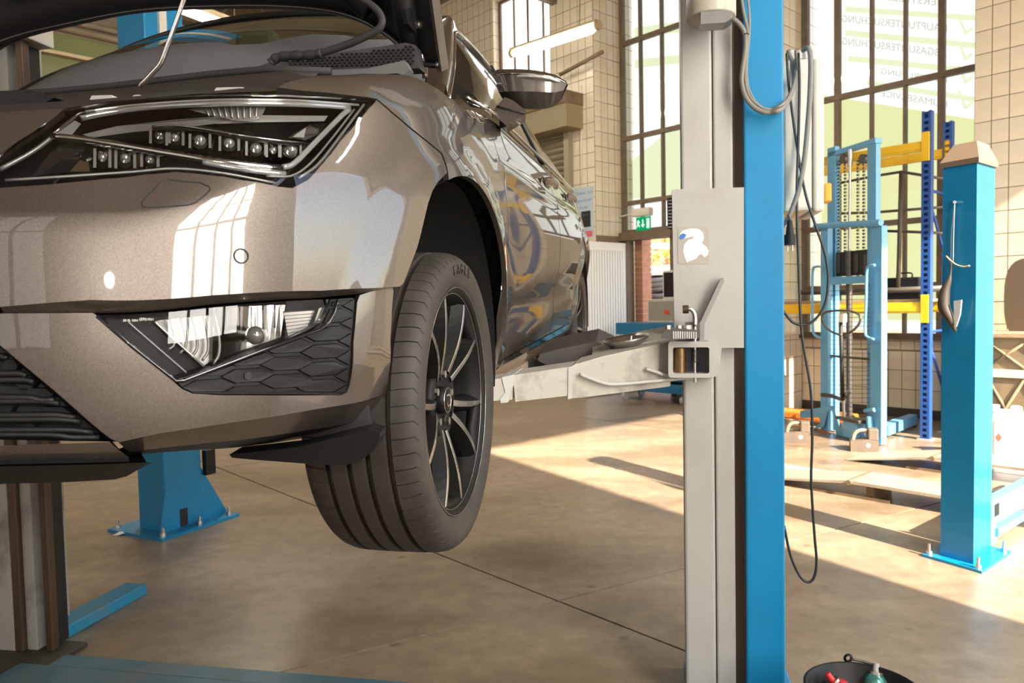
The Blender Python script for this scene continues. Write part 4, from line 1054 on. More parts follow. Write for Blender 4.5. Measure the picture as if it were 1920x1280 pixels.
# ---- wheels
def make_wheel():
    w = bpy.data.objects.new('wheel', None); COL.objects.link(w); w.parent = car; w['label'] = 'black ten spoke alloy wheel'
    prof = []
    def add(r, y): prof.append((r, y))
    outer = [(.240, .099), (.246, .1065), (.254, .1105), (.270, .1155), (.286, .1165), (.299, .1125), (.3065, .105), (.3110, .098)]
    tread = [(.3145, .088), (.3162, .078), (.3170, .0675), (.3172, .0665), (.3040, .0655), (.3040, .0545), (.3176, .0535), (.3180, .0250), (.3045, .0245), (.3045, .0125), (.3182, .0120), (.3184, 0)]
    half = outer+tread
    prof = half+[(r, -y) for r, y in reversed(half[:-1])]
    NP = 68; fr = (0, .012, .06, .072, .3, .53, .77); vs = []; m = len(prof)
    for k in range(NP):
        for q, f in enumerate(fr):
            a = 2*PI*(k+f)/NP; slit = q in (1, 2)
            for r, y in prof:
                rr = r; aa = a
                if r > .3: aa = a+.10*abs(y)/.1125*.35
                if slit and ((abs(y) > .066 and r > .303) or (.03 < abs(y) < .052) or (0 < y < .012)): rr = r-.0042
                vs.append((rr*math.cos(aa), y, rr*math.sin(aa)))
    n = NP*len(fr); fs = [(i*m+j, i*m+j+1, ((i+1) % n)*m+j+1, ((i+1) % n)*m+j) for i in range(n) for j in range(m-1)]
    mb = MB().add(vs, fs, True); me = mb.mesh('tyre'); me.set_sharp_from_angle(angle=math.radians(35))
    m_tyre = mat('tyre_rubber', (.030, .024, .020), .62, var=.2, vscale=14, dirt=(.085, .064, .046), dscale=9, damt=.5)
    ty = link('tyre', me, m_tyre, w)
    m_tlet = mat('tyre_letter', (.012, .010, .009), .35)
    def arc_text(txt, ang, r, h, step):
        for k, ch in enumerate(txt):
            if ch == ' ': continue
            a = math.radians(ang)+(k-(len(txt)-1)/2)*step
            t = text_mesh(ch, h, .0006); ra = V((math.cos(a), 0, math.sin(a))); tg = V((-math.sin(a), 0, math.cos(a)))
            t.transform(frame(ra*r+V((0, .1171, 0)), -tg if False else tg, ra, V((0, 1, 0)) if False else tg.cross(ra))); link('raised_letter', t, m_tlet, w)
    # lettering on the side wall (seen from outside the car)
    return w, arc_text
wh, arc_text = make_wheel()
m_rim = mat('rim_black', (.006, .0056, .0054), .5, 0, spec=.2)
m_ridge = mat('rim_ridge', (.27, .245, .22), .25, .85, coat=.4)  # machined ridge metal, brightened to carry the rim and spoke highlights
MB().lathe([(.2385, .092), (.2435, .099), (.2435, .1045), (.240, .1055), (.2345, .1015), (.2285, .0945), (.2245, .080), (.2215, .077), (.217, .06), (.209, .01), (.209, -.05), (.225, -.09), (.24, -.1)], 72, 'Y').build('rim', m_rim, wh)
for rr_i, yy_i in ((.2425, .1056), (.2300, .0965)): MB().tube([(rr_i*math.cos(2*PI*k/72), yy_i, rr_i*math.sin(2*PI*k/72)) for k in range(72)], .0011, 6, closed=True).build('rim_edge', m_ridge, wh)  # thin lighter rings put in as the highlight of the rim lip
MB().lathe([(.0, .060), (.05, .060), (.060, .066), (.078, .072), (.084, .060), (.082, .03), (.0, .03)], 40, 'Y').build('hub', m_rim, wh)
for k in range(5):
    a = math.radians(90+36+72*k+8)
    for s in (-1, 1):
        a0, a1 = a+s*math.radians(11.5), a+s*math.radians(16); rings = []; rid = []
        for q in range(9):
            t = q/8; r = .066+(.2265-.066)*t; an = a0+(a1-a0)*t
            yf = .072+.022*t+.012*math.sin(PI*t)*.6; ra = V((math.cos(an), 0, math.sin(an))); tg = V((-ra.z, 0, ra.x))
            rw = .0052+.002*(1-t); bw = .023-.007*math.sin(PI*t); dp = .062-.016*t
            c = ra*r; Y = V((0, 1, 0))
            rings.append([c-tg*rw+Y*yf, c+tg*rw+Y*yf, c+tg*bw*.9+Y*(yf-dp*.55), c+tg*bw+Y*(yf-dp), c-tg*bw+Y*(yf-dp), c-tg*bw*.9+Y*(yf-dp*.55)])
            rid.append([c-tg*rw*1.02+Y*(yf+.0002), c-tg*rw*.7+Y*(yf+.0012), c+tg*rw*.7+Y*(yf+.0012), c+tg*rw*1.02+Y*(yf+.0002)])
        sp = MB().loft(rings, smooth=False).build('spoke', m_rim, wh)
        MB().grid(rid, False).build('spoke_edge', m_ridge, sp) if False else MB().grid(rid, False).build('spoke_edge', m_ridge, wh)
    a = math.radians(90+72*k+8); c = V((math.cos(a)*.056, .05, math.sin(a)*.056))
    MB().cyl(c+V((0, .008, 0)), c+V((0, .016, 0)), .013, n=18).build('bolt_pocket', m_gap, wh)
    MB().cyl(c+V((0, .012, 0)), c+V((0, .024, 0)), .0085, n=6, smooth=False).build('wheel_bolt', m_steel, wh)
    # U-shaped web between the two spokes of a pair at the rim
    a = math.radians(90+36+72*k+8); rings = []
    for q in range(9):
        an = a+math.radians(-15.5+31*q/8); ra = V((math.cos(an), 0, math.sin(an))); dz = .010*(1-abs(q-4)/4)
        rings.append([ra*(.2285)+V((0, .097, 0)), ra*(.217-dz*.6)+V((0, .0905-dz, 0)), ra*(.214-dz*.4)+V((0, .07, 0)), ra*.224+V((0, .06, 0))])
    MB().loft(rings).build('rim_web', m_rim, wh)
MB().lathe([(0, .079), (.022, .079), (.028, .077), (.030, .070), (.030, .06)], 32, 'Y').build('centre_cap', m_rim, wh)
m_emb = mat('emblem_chrome', (.62, .60, .57), .15, 1.0)
MB().tube([(.0265*math.cos(2*PI*k/32), .0785, .0265*math.sin(2*PI*k/32)) for k in range(32)], .0012, 6, closed=True).build('cap_ring', m_emb, wh)
for s in (1, -1):
    q = [(s*x, .080, s*z) for x, z in ((-.013, .003), (-.013, .009), (-.008, .0135), (.013, .0135), (.013, .0095), (-.006, .0095), (-.008, .007), (-.008, .003), (.012, -.006), (.012, -.002))]
    beam_prism([q[i] for i in (0, 1, 2, 3, 4, 5, 6, 7)], (0, .0015, 0)).build('emblem', m_emb, wh)
MB().lathe([(.05, .02), (.155, .02), (.155, -.005), (.05, -.005)], 48, 'Y').build('brake_disc', m_dsteel, wh)
MB().lathe([(.0, -.02), (.2, -.02), (.2, -.03), (0, -.03)], 32, 'Y').build('brake_shield', m_gap, wh)
MB().box((.06, -.03, .06), (.15, .045, .16), bev=.012).build('brake_caliper', m_dsteel, wh)
FWM = Matrix.Translation((0, .768-.004, .25))
wh.matrix_local = FWM
arc_text('EAGLE', 92, .271, .030, .105)
rw_ = copy_tree(wh, parent=car); rw_.matrix_local = Matrix.Translation((-2.636, .755, .262)); rw_['label'] = 'rear alloy wheel'
for y in (-.764, ):
    r2 = copy_tree(wh, parent=car); r2.matrix_local = Matrix.Translation((0, y, .25)) @ Matrix.Rotation(PI, 4, 'Z')
    r3 = copy_tree(wh, parent=car); r3.matrix_local = Matrix.Translation((-2.636, y, .262)) @ Matrix.Rotation(PI, 4, 'Z')
# suspension behind the wheel, underbody
MB().cyl((0, .30, .27), (0, .72, .25), .03, n=12).build('drive_shaft', m_dsteel, car)
MB().tube([(-.02, .66, .32), (-.05, .60, .62), (-.06, .58, .85)], .035, 10).build('suspension_strut', m_dsteel, car)
MB().tube([(0, .68, .16), (-.08, .45, .18), (-.2, .32, .2)], .022, 8).build('control_arm', m_dsteel, car)
MB().box((-3.0, -.62, .20), (.18, .55, .26)).build('underbody', m_liner, car)

# ================================================================== TWO-POST LIFT THAT CARRIES THE CAR
class PFr:
    """vertical work plane: origin on the floor, x along dirx, y = depth (away), z up; p() turns a pixel into local coordinates on y = const"""
    def __init__(s, o, dirx):
        s.o = V((o.x, o.y, 0)); s.x = V((dirx.x, dirx.y, 0)).normalized(); s.y = V((-s.x.y, s.x.x, 0)); s.M = frame(s.o, s.x, s.y, V((0, 0, 1))); s.I = s.M.inverted(); s.c = s.I @ CAM; s.R = s.I.to_3x3()
    def p(s, x, y, dep=0.0):
        d = s.R @ ray(x, y); t = (dep-s.c.y)/d.y; return s.c+d*t
    def X(s, x, dep=0.0, y=700): return s.p(x, y, dep).x
    def poly(s, pts, dep, th): return beam_prism([s.p(x, y, dep) for x, y in pts], (0, th, 0))
LDIR = V((_L.x, _L.y, 0)).normalized()
PL = flo(112, 1232)
# the right column stands on the same lateral line
a_ = ray(1281, 700); det = a_.x*(-LDIR.y)+a_.y*LDIR.x
k_ = (PL.x*(-LDIR.y)+PL.y*LDIR.x)/det
PR = V((a_.x*k_, a_.y*k_, 0))
lf = PFr(PR, LDIR)
lift = thing('car_lift', 'blue and grey two-post car lift holding up the bronze car', 'car lift', lf.M)
X = lf.X
ZT = 3.3
def lb(a, b, m, name, bev=.004, parent=None): return MB().box(a, b, bev=bev).build(name, m, parent or lift)
col = lb((X(1396), -.02, 0), (X(1469), .28, ZT), m_blue, 'column', .006)
lb((X(1396)-.17, .22, 0), (X(1396), .28, ZT), m_blue, 'column_web')
lb((X(1281), .0, 0), (X(1339), .10, ZT), m_lgrey, 'guide_plate', .008)
lb((X(1341), .004, 0), (X(1377), .10, ZT), m_lgrey, 'guide_plate', .006)
lb((X(1376), .03, 0), (X(1398), .22, ZT), m_wornbrown, 'guide_recess', .0)
lb((X(1281), -.25, 0), (X(1469)+.05, .28, .02), m_blue, 'base_plate')
car_y = -.055
cr = lf.poly([(1260, 357), (1266, 355), (1395, 351), (1395, 652), (1353, 652), (1350, 690), (1342, 706), (1266, 708)], car_y, .06).build('carriage', m_lgrey, lift)
# stickers on the carriage
m_stk = mat('sticker_clear', (.42, .38, .32), .35, spec=.3); m_wht = mat('sticker_white', (.92, .92, .92), .4)
def rr(x0, y0, x1, y1, r):
    out = []
    for cx, cy, a0 in ((x1-r, y0+r, -90), (x1-r, y1-r, 0), (x0+r, y1-r, 90), (x0+r, y0+r, 180)):
        for k in range(5): a = math.radians(a0+90*k/4); out.append((cx+r*math.cos(a), cy+r*math.sin(a)))
    return out
stk = thing('sticker', 'worn clear sticker with a white blob figure on the lift carriage', 'sticker', lf.M)
lf.poly(rr(1271, 425, 1330, 495, 5), car_y-.0015, .0014).build('film', m_stk, stk)
lf.poly([(1274, 440), (1280, 432), (1296, 428), (1310, 429), (1318, 436), (1320, 446), (1316, 456), (1324, 462), (1329, 470), (1327, 478), (1321, 482), (1315, 476), (1310, 478), (1306, 484), (1300, 487), (1290, 490), (1288, 492), (1284, 482), (1281, 470), (1283, 458), (1290, 450), (1300, 447), (1299, 443), (1286, 446), (1276, 449), (1273, 446)], car_y-.0022, .0008).build('white_figure', m_wht, stk)
lf.poly([(1273, 447), (1275, 440), (1281, 437), (1287, 440), (1284, 446), (1277, 449)], car_y-.003, .0008).build('blue_mark', mat('sticker_blue', (.05, .16, .5), .4), stk)
# square pivot housing
def ring(o, i, dep, th, m, name, par=None):
    po, pi = [lf.p(x, y, dep) for x, y in o], [lf.p(x, y, dep) for x, y in i]; n = len(po); b = V((0, th, 0))
    vs = po+pi+[q+b for q in po]+[q+b for q in pi]; fs = []
    for k in range(n):
        j = (k+1) % n; fs += [(k, j, n+j, n+k), (2*n+k, 3*n+k, 3*n+j, 2*n+j), (k, 2*n+k, 2*n+j, j), (n+k, n+j, 3*n+j, 3*n+k)]
    return MB().add(vs, fs).build(name, m, par or lift)
ring(rr(1253, 640, 1337, 708, 7), rr(1262, 651, 1330, 700, 4), -.15, .10, m_lgrey, 'pivot_housing')
lf.poly([(1262, 651), (1330, 651), (1330, 700), (1262, 700)], -.06, .003).build('housing_back', mat('housing_dark', (.05, .05, .055), .5), lift)
m_brass = mat('pin_bronze', (.22, .13, .06), .35, .8, var=.2, vscale=30, stretch=(1, 1, .2))
q0, q1 = lf.p(1275, 700, -.11), lf.p(1275, 652, -.11); MB().cyl(q0, q1, .019, n=24).build('pivot_pin', m_brass, lift)
q0, q1 = lf.p(1303, 716, -.12), lf.p(1303, 606, -.12); MB().cyl(q0, q1, .0045, n=12).build('lock_rod', m_steel, lift)
sp = []
for k in range(60):
    t = k/59; c = lf.p(1303, 655+24*t, -.12); sp.append(c+V((.009*math.cos(k*.95), .009*math.sin(k*.95), 0)))
MB().tube(sp, .0014, 5).build('lock_spring', m_dsteel, lift)
# locking gear, handle and slanted bar
gm = lf.poly([(1240, 634), (1244, 624), (1262, 615), (1306, 619), (1308, 634), (1262, 637)], -.19, .07).build('lock_gear', m_dsteel, lift)
for k in range(11): lf.poly([(1262+k*4.2, 621+k*.1), (1264.4+k*4.2, 621+k*.1), (1264.4+k*4.2, 635), (1262+k*4.2, 635)], -.194, .006).build('gear_tooth', m_steel, gm)
for x in (1254, 1275, 1291):
    q = lf.p(x, 617, -.16); MB().cyl(q, q+V((0, 0, .012)), .010, n=6, smooth=False).build('gear_bolt', m_steel, gm)
lf.poly([(1285, 604), (1312, 603), (1313, 636), (1287, 620)], -.12, .03).build('lock_block', m_dsteel, lift)
hpnt = [lf.p(x, y, -.13) for x, y in ((1284, 580), (1293, 579), (1300, 584), (1303, 594), (1303, 612))]
MB().tube(crom(hpnt, 4), .0065, 10).build('lock_handle', m_steel, lift)
MB().cyl(lf.p(1280, 580, -.13), lf.p(1291, 579.5, -.13), .0125, n=16).build('handle_knob', m_wornbrown, lift)
lf.poly([(1311, 640), (1312, 606), (1350, 525), (1356, 520), (1358, 527), (1321, 607), (1320, 640)], -.10, .045).build('release_bar', m_satin, lift)
# front arm: three telescopic stages
def arm_pts(pts): return [lf.I @ at(x, y, 2.30-(1255-x)/320*.22) for x, y in pts]
m_armg = mat('arm_grey', (.40, .37, .31), .45, var=.06, vscale=9, dirt=(.10, .08, .06), dscale=9, damt=.75)
BK = lf.R @ V((.03, .11, .012))
arm = beam_prism(arm_pts([(1067, 690), (1078, 683), (1130, 668), (1255, 640), (1256, 724), (1100, 744), (1068, 747)]), BK).build('front_arm', m_armg, lift)
beam_prism(arm_pts([(962, 703), (1078, 686), (1070, 741), (966, 753)]), BK*.8).build('arm_extension', m_armg, lift)
beam_prism(arm_pts([(916, 712), (962, 706), (960, 749), (916, 752)]), BK*.65).build('arm_extension', m_armg, lift)
beam_prism([p+V((0, -.004, 0)) for p in arm_pts([(1066, 690), (1079, 682), (1082, 690), (1073, 714), (1072, 747), (1065, 748)])], BK*1.05).build('arm_collar', m_lgrey, lift)
beam_prism([p+V((0, -.004, 0)) for p in arm_pts([(941, 707), (963, 702), (966, 712), (957, 740), (952, 754), (940, 755), (938, 748), (948, 735)])], BK*.9).build('arm_collar', m_lgrey, lift)
MB().tube(crom([p+V((0, -.02, 0)) for p in arm_pts([(1088, 700), (1110, 709), (1138, 718), (1170, 718), (1302, 706)])], 4), .0055, 8).build('arm_handle', m_lgrey, lift)
MB().tube(crom([p+V((0, -.02, 0)) for p in arm_pts([(1211, 690), (1230, 696), (1248, 701), (1302, 700)])], 4), .0055, 8).build('arm_handle', m_lgrey, lift)
# rear arm with dark cover, pad, and housing at the column head
beam_prism([lf.I @ at(x, y, 2.45) for x, y in ((1008, 676), (1012, 664), (1046, 655), (1118, 640), (1150, 655), (1092, 672), (1040, 690))], lf.R @ V((.05, .35, .03))).build('rear_arm_cover', mat('dark_cover', (.055, .048, .042), .55, var=.15), lift)
beam_prism([lf.I @ at(x, y, 2.50) for x, y in ((990, 700), (990, 676), (1018, 672), (1022, 698))], lf.R @ V((.02, .12, 0))).build('rear_arm_pad', m_rubber, lift)
top = beam_prism([lf.I @ at(x, y, 2.33) for x, y in ((1110, 668), (1150, 656), (1215, 640), (1258, 632), (1258, 642), (1130, 670))], lf.R @ V((.02, .16, .03))).build('arm_top_plate', m_armg, lift)
c = lf.p(1333, 0, -.11); r_ = .0715
MB().lathe([(0, 0), (r_*.96, 0), (r_, .004), (r_, .3), (0, .3)], 36, 'Z', Matrix.Translation((c.x, c.y, lf.p(1333, 36, -.11).z))).build('motor_housing', mat('motor_cream', (.50, .45, .36), .35, var=.06), lift)
lf.poly([(1314, 45), (1314, 22), (1372, 20), (1374, 33), (1360, 42)], -.175, .06).build('motor_window', m_satin, lift)
# toothed safety rack beside the carriage
rk = lf.poly([(1251, 372), (1260, 370), (1260, 430), (1252, 428)], .02, .03).build('safety_rack', m_gap, lift)
for k in range(9): q = lf.p(1253, 376+k*6.2, .015); MB().cyl(q, q+V((.014, 0, 0)), .0035, n=8).build('rack_tooth', m_steel, rk)
# left column, mirrored build
ll = PFr(PL-LDIR*.03, LDIR); IM = lf.I @ ll.M
def lb2(a, b, m, name, bev=.004): o = MB().box(a, b, bev=bev).build(name, m, lift); o.matrix_parent_inverse = Matrix(); o.matrix_local = IM; return o
m_dirtg = mat('stained_grey', (.36, .35, .32), .5, var=.08, vscale=5, dirt=(.03, .022, .015), dscale=4, damt=.85)
for a, b, y0, y1, m, nm in ((-.030, 0, 0, .035, m_wornbrown, 'guide_rail'), (-.068, -.032, .05, .12, m_gap, 'guide_recess'), (-.116, -.068, .0, .1, m_dirtg, 'guide_plate'), (-.152, -.116, -.02, .1, m_wornbrown, 'guide_rail'), (-.36, -.152, -.02, .26, m_dirtg, 'column')):
    lb2((a, y0, .02), (b, y1, ZT if a < -.1 else 2.62), m, nm)
lb2((-.52, -.28, 0), (.07, .10, .02), mat('base_dark', (.05, .04, .03), .6, var=.3), 'base_plate'); lb2((-.52, -.286, .0), (.075, -.27, .026), m_wornbrown, 'base_plate_edge')
lb2((-.30, -.05, 2.36), (.035, .12, 2.44), m_cream, 'column_head')
span = (lf.o-ll.o).dot(LDIR)
m_floorblue = mat('worn_floor_blue', (.055, .15, .20), .5, var=.25, vscale=6, dirt=(.14, .12, .09), dscale=3, damt=.8)
lb2((-.05, -.50, .0), (span+.2, -.10, .022), m_floorblue, 'floor_cover'); lb2((.06, -.095, .0), (span+.2, -.005, .018), m_floorblue, 'floor_cover')

# magnetic bowl resting on the arm
bp_ = at(1176, 650, 2.36)
bowl = thing('parts_bowl', 'round steel parts bowl resting on the grey lift arm', 'bowl', loc=bp_)
bowl.matrix_world = Matrix.Translation(bp_) @ Matrix.Rotation(math.radians(-9), 4, 'Y') @ Matrix.Rotation(math.radians(4), 4, 'X')
MB().lathe([(0, .004), (.045, .005), (.066, .022), (.074, .030), (.0755, .029), (.067, .019), (.046, .001), (0, .0)], 40).build('dish', m_steel, bowl)
MB().lathe([(0, -.012), (.036, -.012), (.038, -.008), (.038, .0), (0, .0)], 28).build('magnet_foot', m_rubber, bowl)
MB().cyl((.01, .0, .006), (.02, .01, .03), .004, n=10).build('small_bolt', m_steel, bowl)

# control cabinet on the far side of the column, with cables
cf = PFr(lf.M @ V((X(1470)-.02, .33, 0)), LDIR)
cab = thing('control_cabinet', 'cream electrical cabinet hung on the blue lift column', 'control box', cf.M)
def cbx(x0, y0, x1, y1, d0, d1, m, name, bev=.01):
    a, b = cf.p(x0, y0, d0), cf.p(x1, y1, d0); return MB().box((a.x, d0, a.z), (b.x, d1, b.z), bev=bev).build(name, m, cab)
cbx(1466, 112, 1524, 394, .0, .26, m_cream, 'cabinet_body', .012)
cbx(1525, 108, 1546, 396, -.005, .27, m_cream, 'cabinet_lid', .01)
cbx(1546, 343, 1560, 378, .06, .12, mat('switch_orange', (.75, .32, .02), .4), 'main_switch', .006)
cbx(1470, 392, 1500, 400, .03, .2, m_yellow, 'bottom_edge', .002)
for x in (1482, 1498, 1510):
    q = cf.p(x, 112, .08); MB().cyl(q, q+V((0, 0, .03)), .014, n=12).build('cable_gland', m_tab, cab)
m_cable = mat('grey_cable', (.20, .185, .155), .5); m_cabk = mat('black_cable', (.018, .02, .018), .4)
def cable(pts, r, m, label, dep=-.06, fr=lf, group=None):
    P = [fr.M @ fr.p(x, y, d if d is not None else dep) for x, y, d in [(q+(None,))[:3] for q in pts]]
    o = MB().tube(crom(P, 6), r, 8).build('cable', m); return tag(o, label, 'cable', group)
loop = [(1372, 33), (1386, 45), (1396, 62), (1398, 90), (1393, 125), (1391, 155), (1400, 185), (1420, 205), (1443, 211), (1466, 203, -.05), (1482, 180, .2), (1489, 150, .3), (1486, 120, .33), (1478, 95, .35)]
cable(loop, .0075, m_cable, 'thick grey cable looping from the motor across the blue column')
cable([(1388, -20), (1394, 20), (1402, 60), (1400, 100), (1397, 140), (1404, 178), (1424, 199), (1445, 205), (1470, 193, -.05), (1486, 165, .2), (1494, 130, .3), (1492, 95, .35)], .005, m_cable, 'thinner grey cable running beside the looped one')
cable([(1400, -20), (1405, 30), (1404, 75), (1400, 120), (1402, 160), (1416, 190), (1440, 208), (1462, 208, -.05)], .004, m_cable, 'slim pale cable behind the loop on the blue column')
cable([(1475, 100, .3), (1478, 150, .3), (1488, 230, .28), (1500, 310, .27), (1512, 370, .27), (1530, 425, .27), (1548, 480, .27), (1553, 530, .27), (1545, 575, .27), (1520, 605, .27), (1490, 606, .27), (1466, 580, .27)], .0048, m_cabk, 'black cable hanging in a wide bend below the cabinet')
cable([(1497, 100, .3), (1499, 160, .28), (1497, 260, .27), (1494, 370, .27), (1497, 480, .27), (1503, 620, .27), (1520, 730, .27), (1523, 820, .27), (1521, 900, .27), (1527, 1000, .27), (1531, 1050, .27), (1527, 1080, .27), (1516, 1091, .27), (1500, 1080, .27), (1482, 1040, .27), (1470, 985, .27)], .0048, m_cabk, 'long black cable hanging almost to the floor beside the blue column')
cable([(1505, 95, .3), (1515, 90, .28), (1520, 110, .27), (1519, 170, .27), (1514, 240, .27), (1508, 300, .27), (1499, 350, .27), (1488, 385, .27), (1476, 412, .27), (1464, 425, .27)], .0085, m_cable, 'thick cable drooping down the front of the cabinet')
pg = thing('power_plug', 'black plug hanging beside the blue column', 'plug', lf.M)
q = lf.p(1481, 440, .25); MB().cyl(q, q+V((0, 0, .05)), .014, r2=.008, n=14).build('plug_body', m_black, pg); MB().cyl(q-V((0, 0, .035)), q, .019, n=14).build('plug_head', m_black, pg)
MB().cyl(q+V((0, 0, .05)), lf.p(1478, 402, .25), .004, n=8).build('plug_lead', m_cabk, pg)
for s in (-1, 1): MB().cyl(q+V((.008*s, 0, -.055)), q+V((.008*s, 0, -.03)), .0025, n=8).build('plug_pin', m_steel, pg)
MB().tube([lf.p(1395+k*1.2, 62+abs(k-4)*.6, -.075) for k in range(9)], .002, 5).build('cable_tie', m_cabk, mw=lf.M); tag(bpy.context.scene.objects['cable_tie'], 'black tie around the bundled grey cables', 'cable tie')

# ================================================================== THE REST OF THE WORKSHOP
def hd(deg): a = math.radians(deg); return V((math.sin(a), math.cos(a), 0))
def along(P, d, px, py=640):
    """distance t so that P + d*t lies under pixel column px"""
    r = ray(px, py); det = -d.x*r.y+d.y*r.x
    return (P.x*r.y-P.y*r.x)/det if abs(det) > 1e-9 else 0
def bolt(mb, x, y, z, r=.012, h=.05): mb.cyl((x, y, z), (x, y, z+.018), r*1.5, n=6, smooth=False).cyl((x, y, z), (x, y, z+h), r*.8, n=10)

# ---- far post of a second lift, seen under and above the car
Pf = flo(312, 1003); f2 = PFr(Pf, hd(117))
po = thing('lift_post', 'blue lift post with bolted foot standing under the car', 'lift post', f2.M)
MB().box((-.24, 0, 0), (0, .27, 4.6), bev=.008).build('post', m_blue, po)
MB().box((-.40, -.10, 0), (.09, .48, .018)).build('base_plate', m_blue, po)
MB().prism([(0, 0), (.20, 0), (0, .34)], .012, frame((-.02, .27, .018), (0, 1, 0), (0, 0, 1), (1, 0, 0))).build('gusset', m_blue, po)
MB().prism([(0, 0), (.05, 0), (0, .26)], .012, frame((0, .0, .018), (0, -1, 0), (0, 0, 1), (1, 0, 0))).build('gusset', m_blue, po)
MB().box((-.002, .10, .02), (.004, .155, .13), bev=.002).build('cable_hole', m_gap, po)
MB().box((0, .09, 2.6), (.02, .14, 4.5)).build('cable_duct', m_cream, po)
MB().box((-.01, .285, .30), (.03, .36, .46), bev=.006).build('rubber_block', m_black, po)
for x, y in ((-.36, -.06), (.05, -.06), (.05, .2), (.05, .43)): mb = MB(); bolt(mb, x, y, .018); mb.build('anchor_bolt', m_steel, po)

# ---- blue floor bar, paper scrap
a, b = flo(100, 1212), flo(276, 1113); d = (b-a).normalized(); L = (b-a).length
bf = frame(a, d, V((-d.y, d.x, 0)), V((0, 0, 1)))
tag(MB().box((.0, 0, 0), (L, .11, .05), bev=.004).build('floor_bar', mat('floor_bar_blue', (.02, .25, .44), .45, dirt=(.18, .20, .18), dscale=6, damt=.7), mw=bf), 'blue steel bar lying on the floor beside the stained column', 'steel bar')
pp = flo(223, 1003); mb = MB(); mb.add([pp+V((-.035, -.01, .002)), pp+V((.0, -.02, .004)), pp+V((.04, .0, .012)), pp+V((.02, .02, .018)), pp+V((-.02, .012, .008)), pp+V((.0, .0, .02))], [(0, 1, 5), (1, 2, 5), (2, 3, 5), (3, 4, 5), (4, 0, 5)])
tag(mb.build('paper_scrap', m_white), 'small white paper scrap on the floor near the blue post foot', 'paper scrap')

# ---- four-post lift at the right
Pc = flo(1825, 1063); dl, dr = hd(150-180), hd(50)
tl, tr_ = along(Pc, dl, 1766), along(Pc, dr, 1862)
ff = PFr(Pc, -dl); M4 = frame(Pc, -dl, dr, V((0, 0, 1)))
fp = thing('four_post_lift', 'bright blue lift post with brown cap and bolted foot at the right', 'lift post', ff.M)
ax, ay = ff.R @ dl, ff.R @ dr
def q4(i, j, z): p = ax*i+ay*j; return V((p.x, p.y, z))
r0 = ray(1768, 303); zt = CAMH+ray(1825, 303).z*Pc.y
MB().loft([[q4(0, 0, z), q4(tl, 0, z), q4(tl, tr_, z), q4(0, tr_, z)] for z in (.015, zt)], smooth=False).build('post', m_blue, fp)
e = .012; zc = CAMH+ray(1815, 260).z*Pc.y
m_cap = mat('cap_brown', (.19, .135, .09), .6)
MB().loft([[q4(-e, -e, z), q4(tl+e, -e, z), q4(tl+e, tr_+e, z), q4(-e, tr_+e, z)] for z in (zt-.005, zt+.02)]+[[q4(tl*.12, tr_*.2, zc), q4(tl*.80, tr_*.2, zc), q4(tl*.80, tr_*.85, zc), q4(tl*.12, tr_*.85, zc)]], smooth=False).build('post_cap', m_cap, fp)
MB().loft([[q4(-.06, -.06, z), q4(tl+.07, -.06, z), q4(tl+.07, tr_+.12, z), q4(-.06, tr_+.12, z)] for z in (0, .014)], smooth=False).build('base_plate', m_blue, fp)
for i, j in ((-.035, -.035), (tl+.045, -.03), (-.035, tr_+.08), (tl+.045, tr_+.08)): mb = MB(); p = q4(i, j, .014); bolt(mb, p.x, p.y, .014, .010, .055); mb.build('anchor_bolt', m_steel, fp)
g0 = q4(tl*.2, tr_, .02); MB().loft([[q4(tl*.2, tr_, .02), q4(tl*.2, tr_+.20, .02), q4(tl*.2, tr_+.17, .12), q4(tl*.2, tr_+.02, .32)], [q4(tl*.26, tr_, .02), q4(tl*.26, tr_+.20, .02), q4(tl*.26, tr_+.17, .12), q4(tl*.26, tr_+.02, .32)]], smooth=False).build('gusset', m_stblue, fp)
MB().loft([[q4(tl*.15, tr_+.06, z), q4(tl*.5, tr_+.06, z), q4(tl*.5, tr_+1.6, z), q4(tl*.15, tr_+1.6, z)] for z in (.13, .26)], smooth=False).build('cross_beam', m_stblue, fp)
MB().loft([[q4(tl*.14, tr_+.12, z), q4(tl*.146, tr_+.12, z), q4(tl*.146, tr_+.19, z), q4(tl*.14, tr_+.19, z)] for z in (.17, .235)], smooth=False).build('beam_slot', m_gap, fp)
MB().loft([[q4(tl*.1, tr_+.16, z), q4(tl*.4, tr_+.16, z), q4(tl*.4, tr_+1.6, z), q4(tl*.1, tr_+1.6, z)] for z in (.06, .10)], smooth=False).build('cable_tray', m_stblue, fp)
# strap, holster and scraper hanging from the post
hk = ff.p(1790, 378, -.02)
hs = thing('hanging_tool_strap', 'dark leather strap with a white blade hanging from a screw on the blue post', 'strap', ff.M)
nrm = V((0, -1, 0))
def fpx(x, y, dep=-.022): return ff.p(x, y, dep)
MB().cyl(fpx(1790, 379, -.03), fpx(1790, 379, .01), .008, n=12).build('screw', m_steel, hs)
for x1 in (1784, 1788): MB().tube(crom([fpx(1790, 380), fpx(x1, 440), fpx(x1-1, 494)], 4), .0018, 6).build('string', m_tab, hs)
MB().tube(crom([fpx(1774, 480, -.03), fpx(1784, 490, -.03), fpx(1795, 497, -.03), fpx(1808, 500, -.03), fpx(1818, 498, -.03)], 4), .004, 6).build('knot', m_wood, hs)
MB().tube(crom([fpx(1784, 492, -.03), fpx(1781, 520, -.035), fpx(1772, 545, -.04), fpx(1770, 575, -.045), fpx(1782, 600, -.04), fpx(1792, 622, -.03)], 5), [.006]*4+[.006+.022*math.sin(PI*k/21) for k in range(22)], 8).build('leather_strap', mat('dark_leather', (.035, .025, .018), .6), hs)
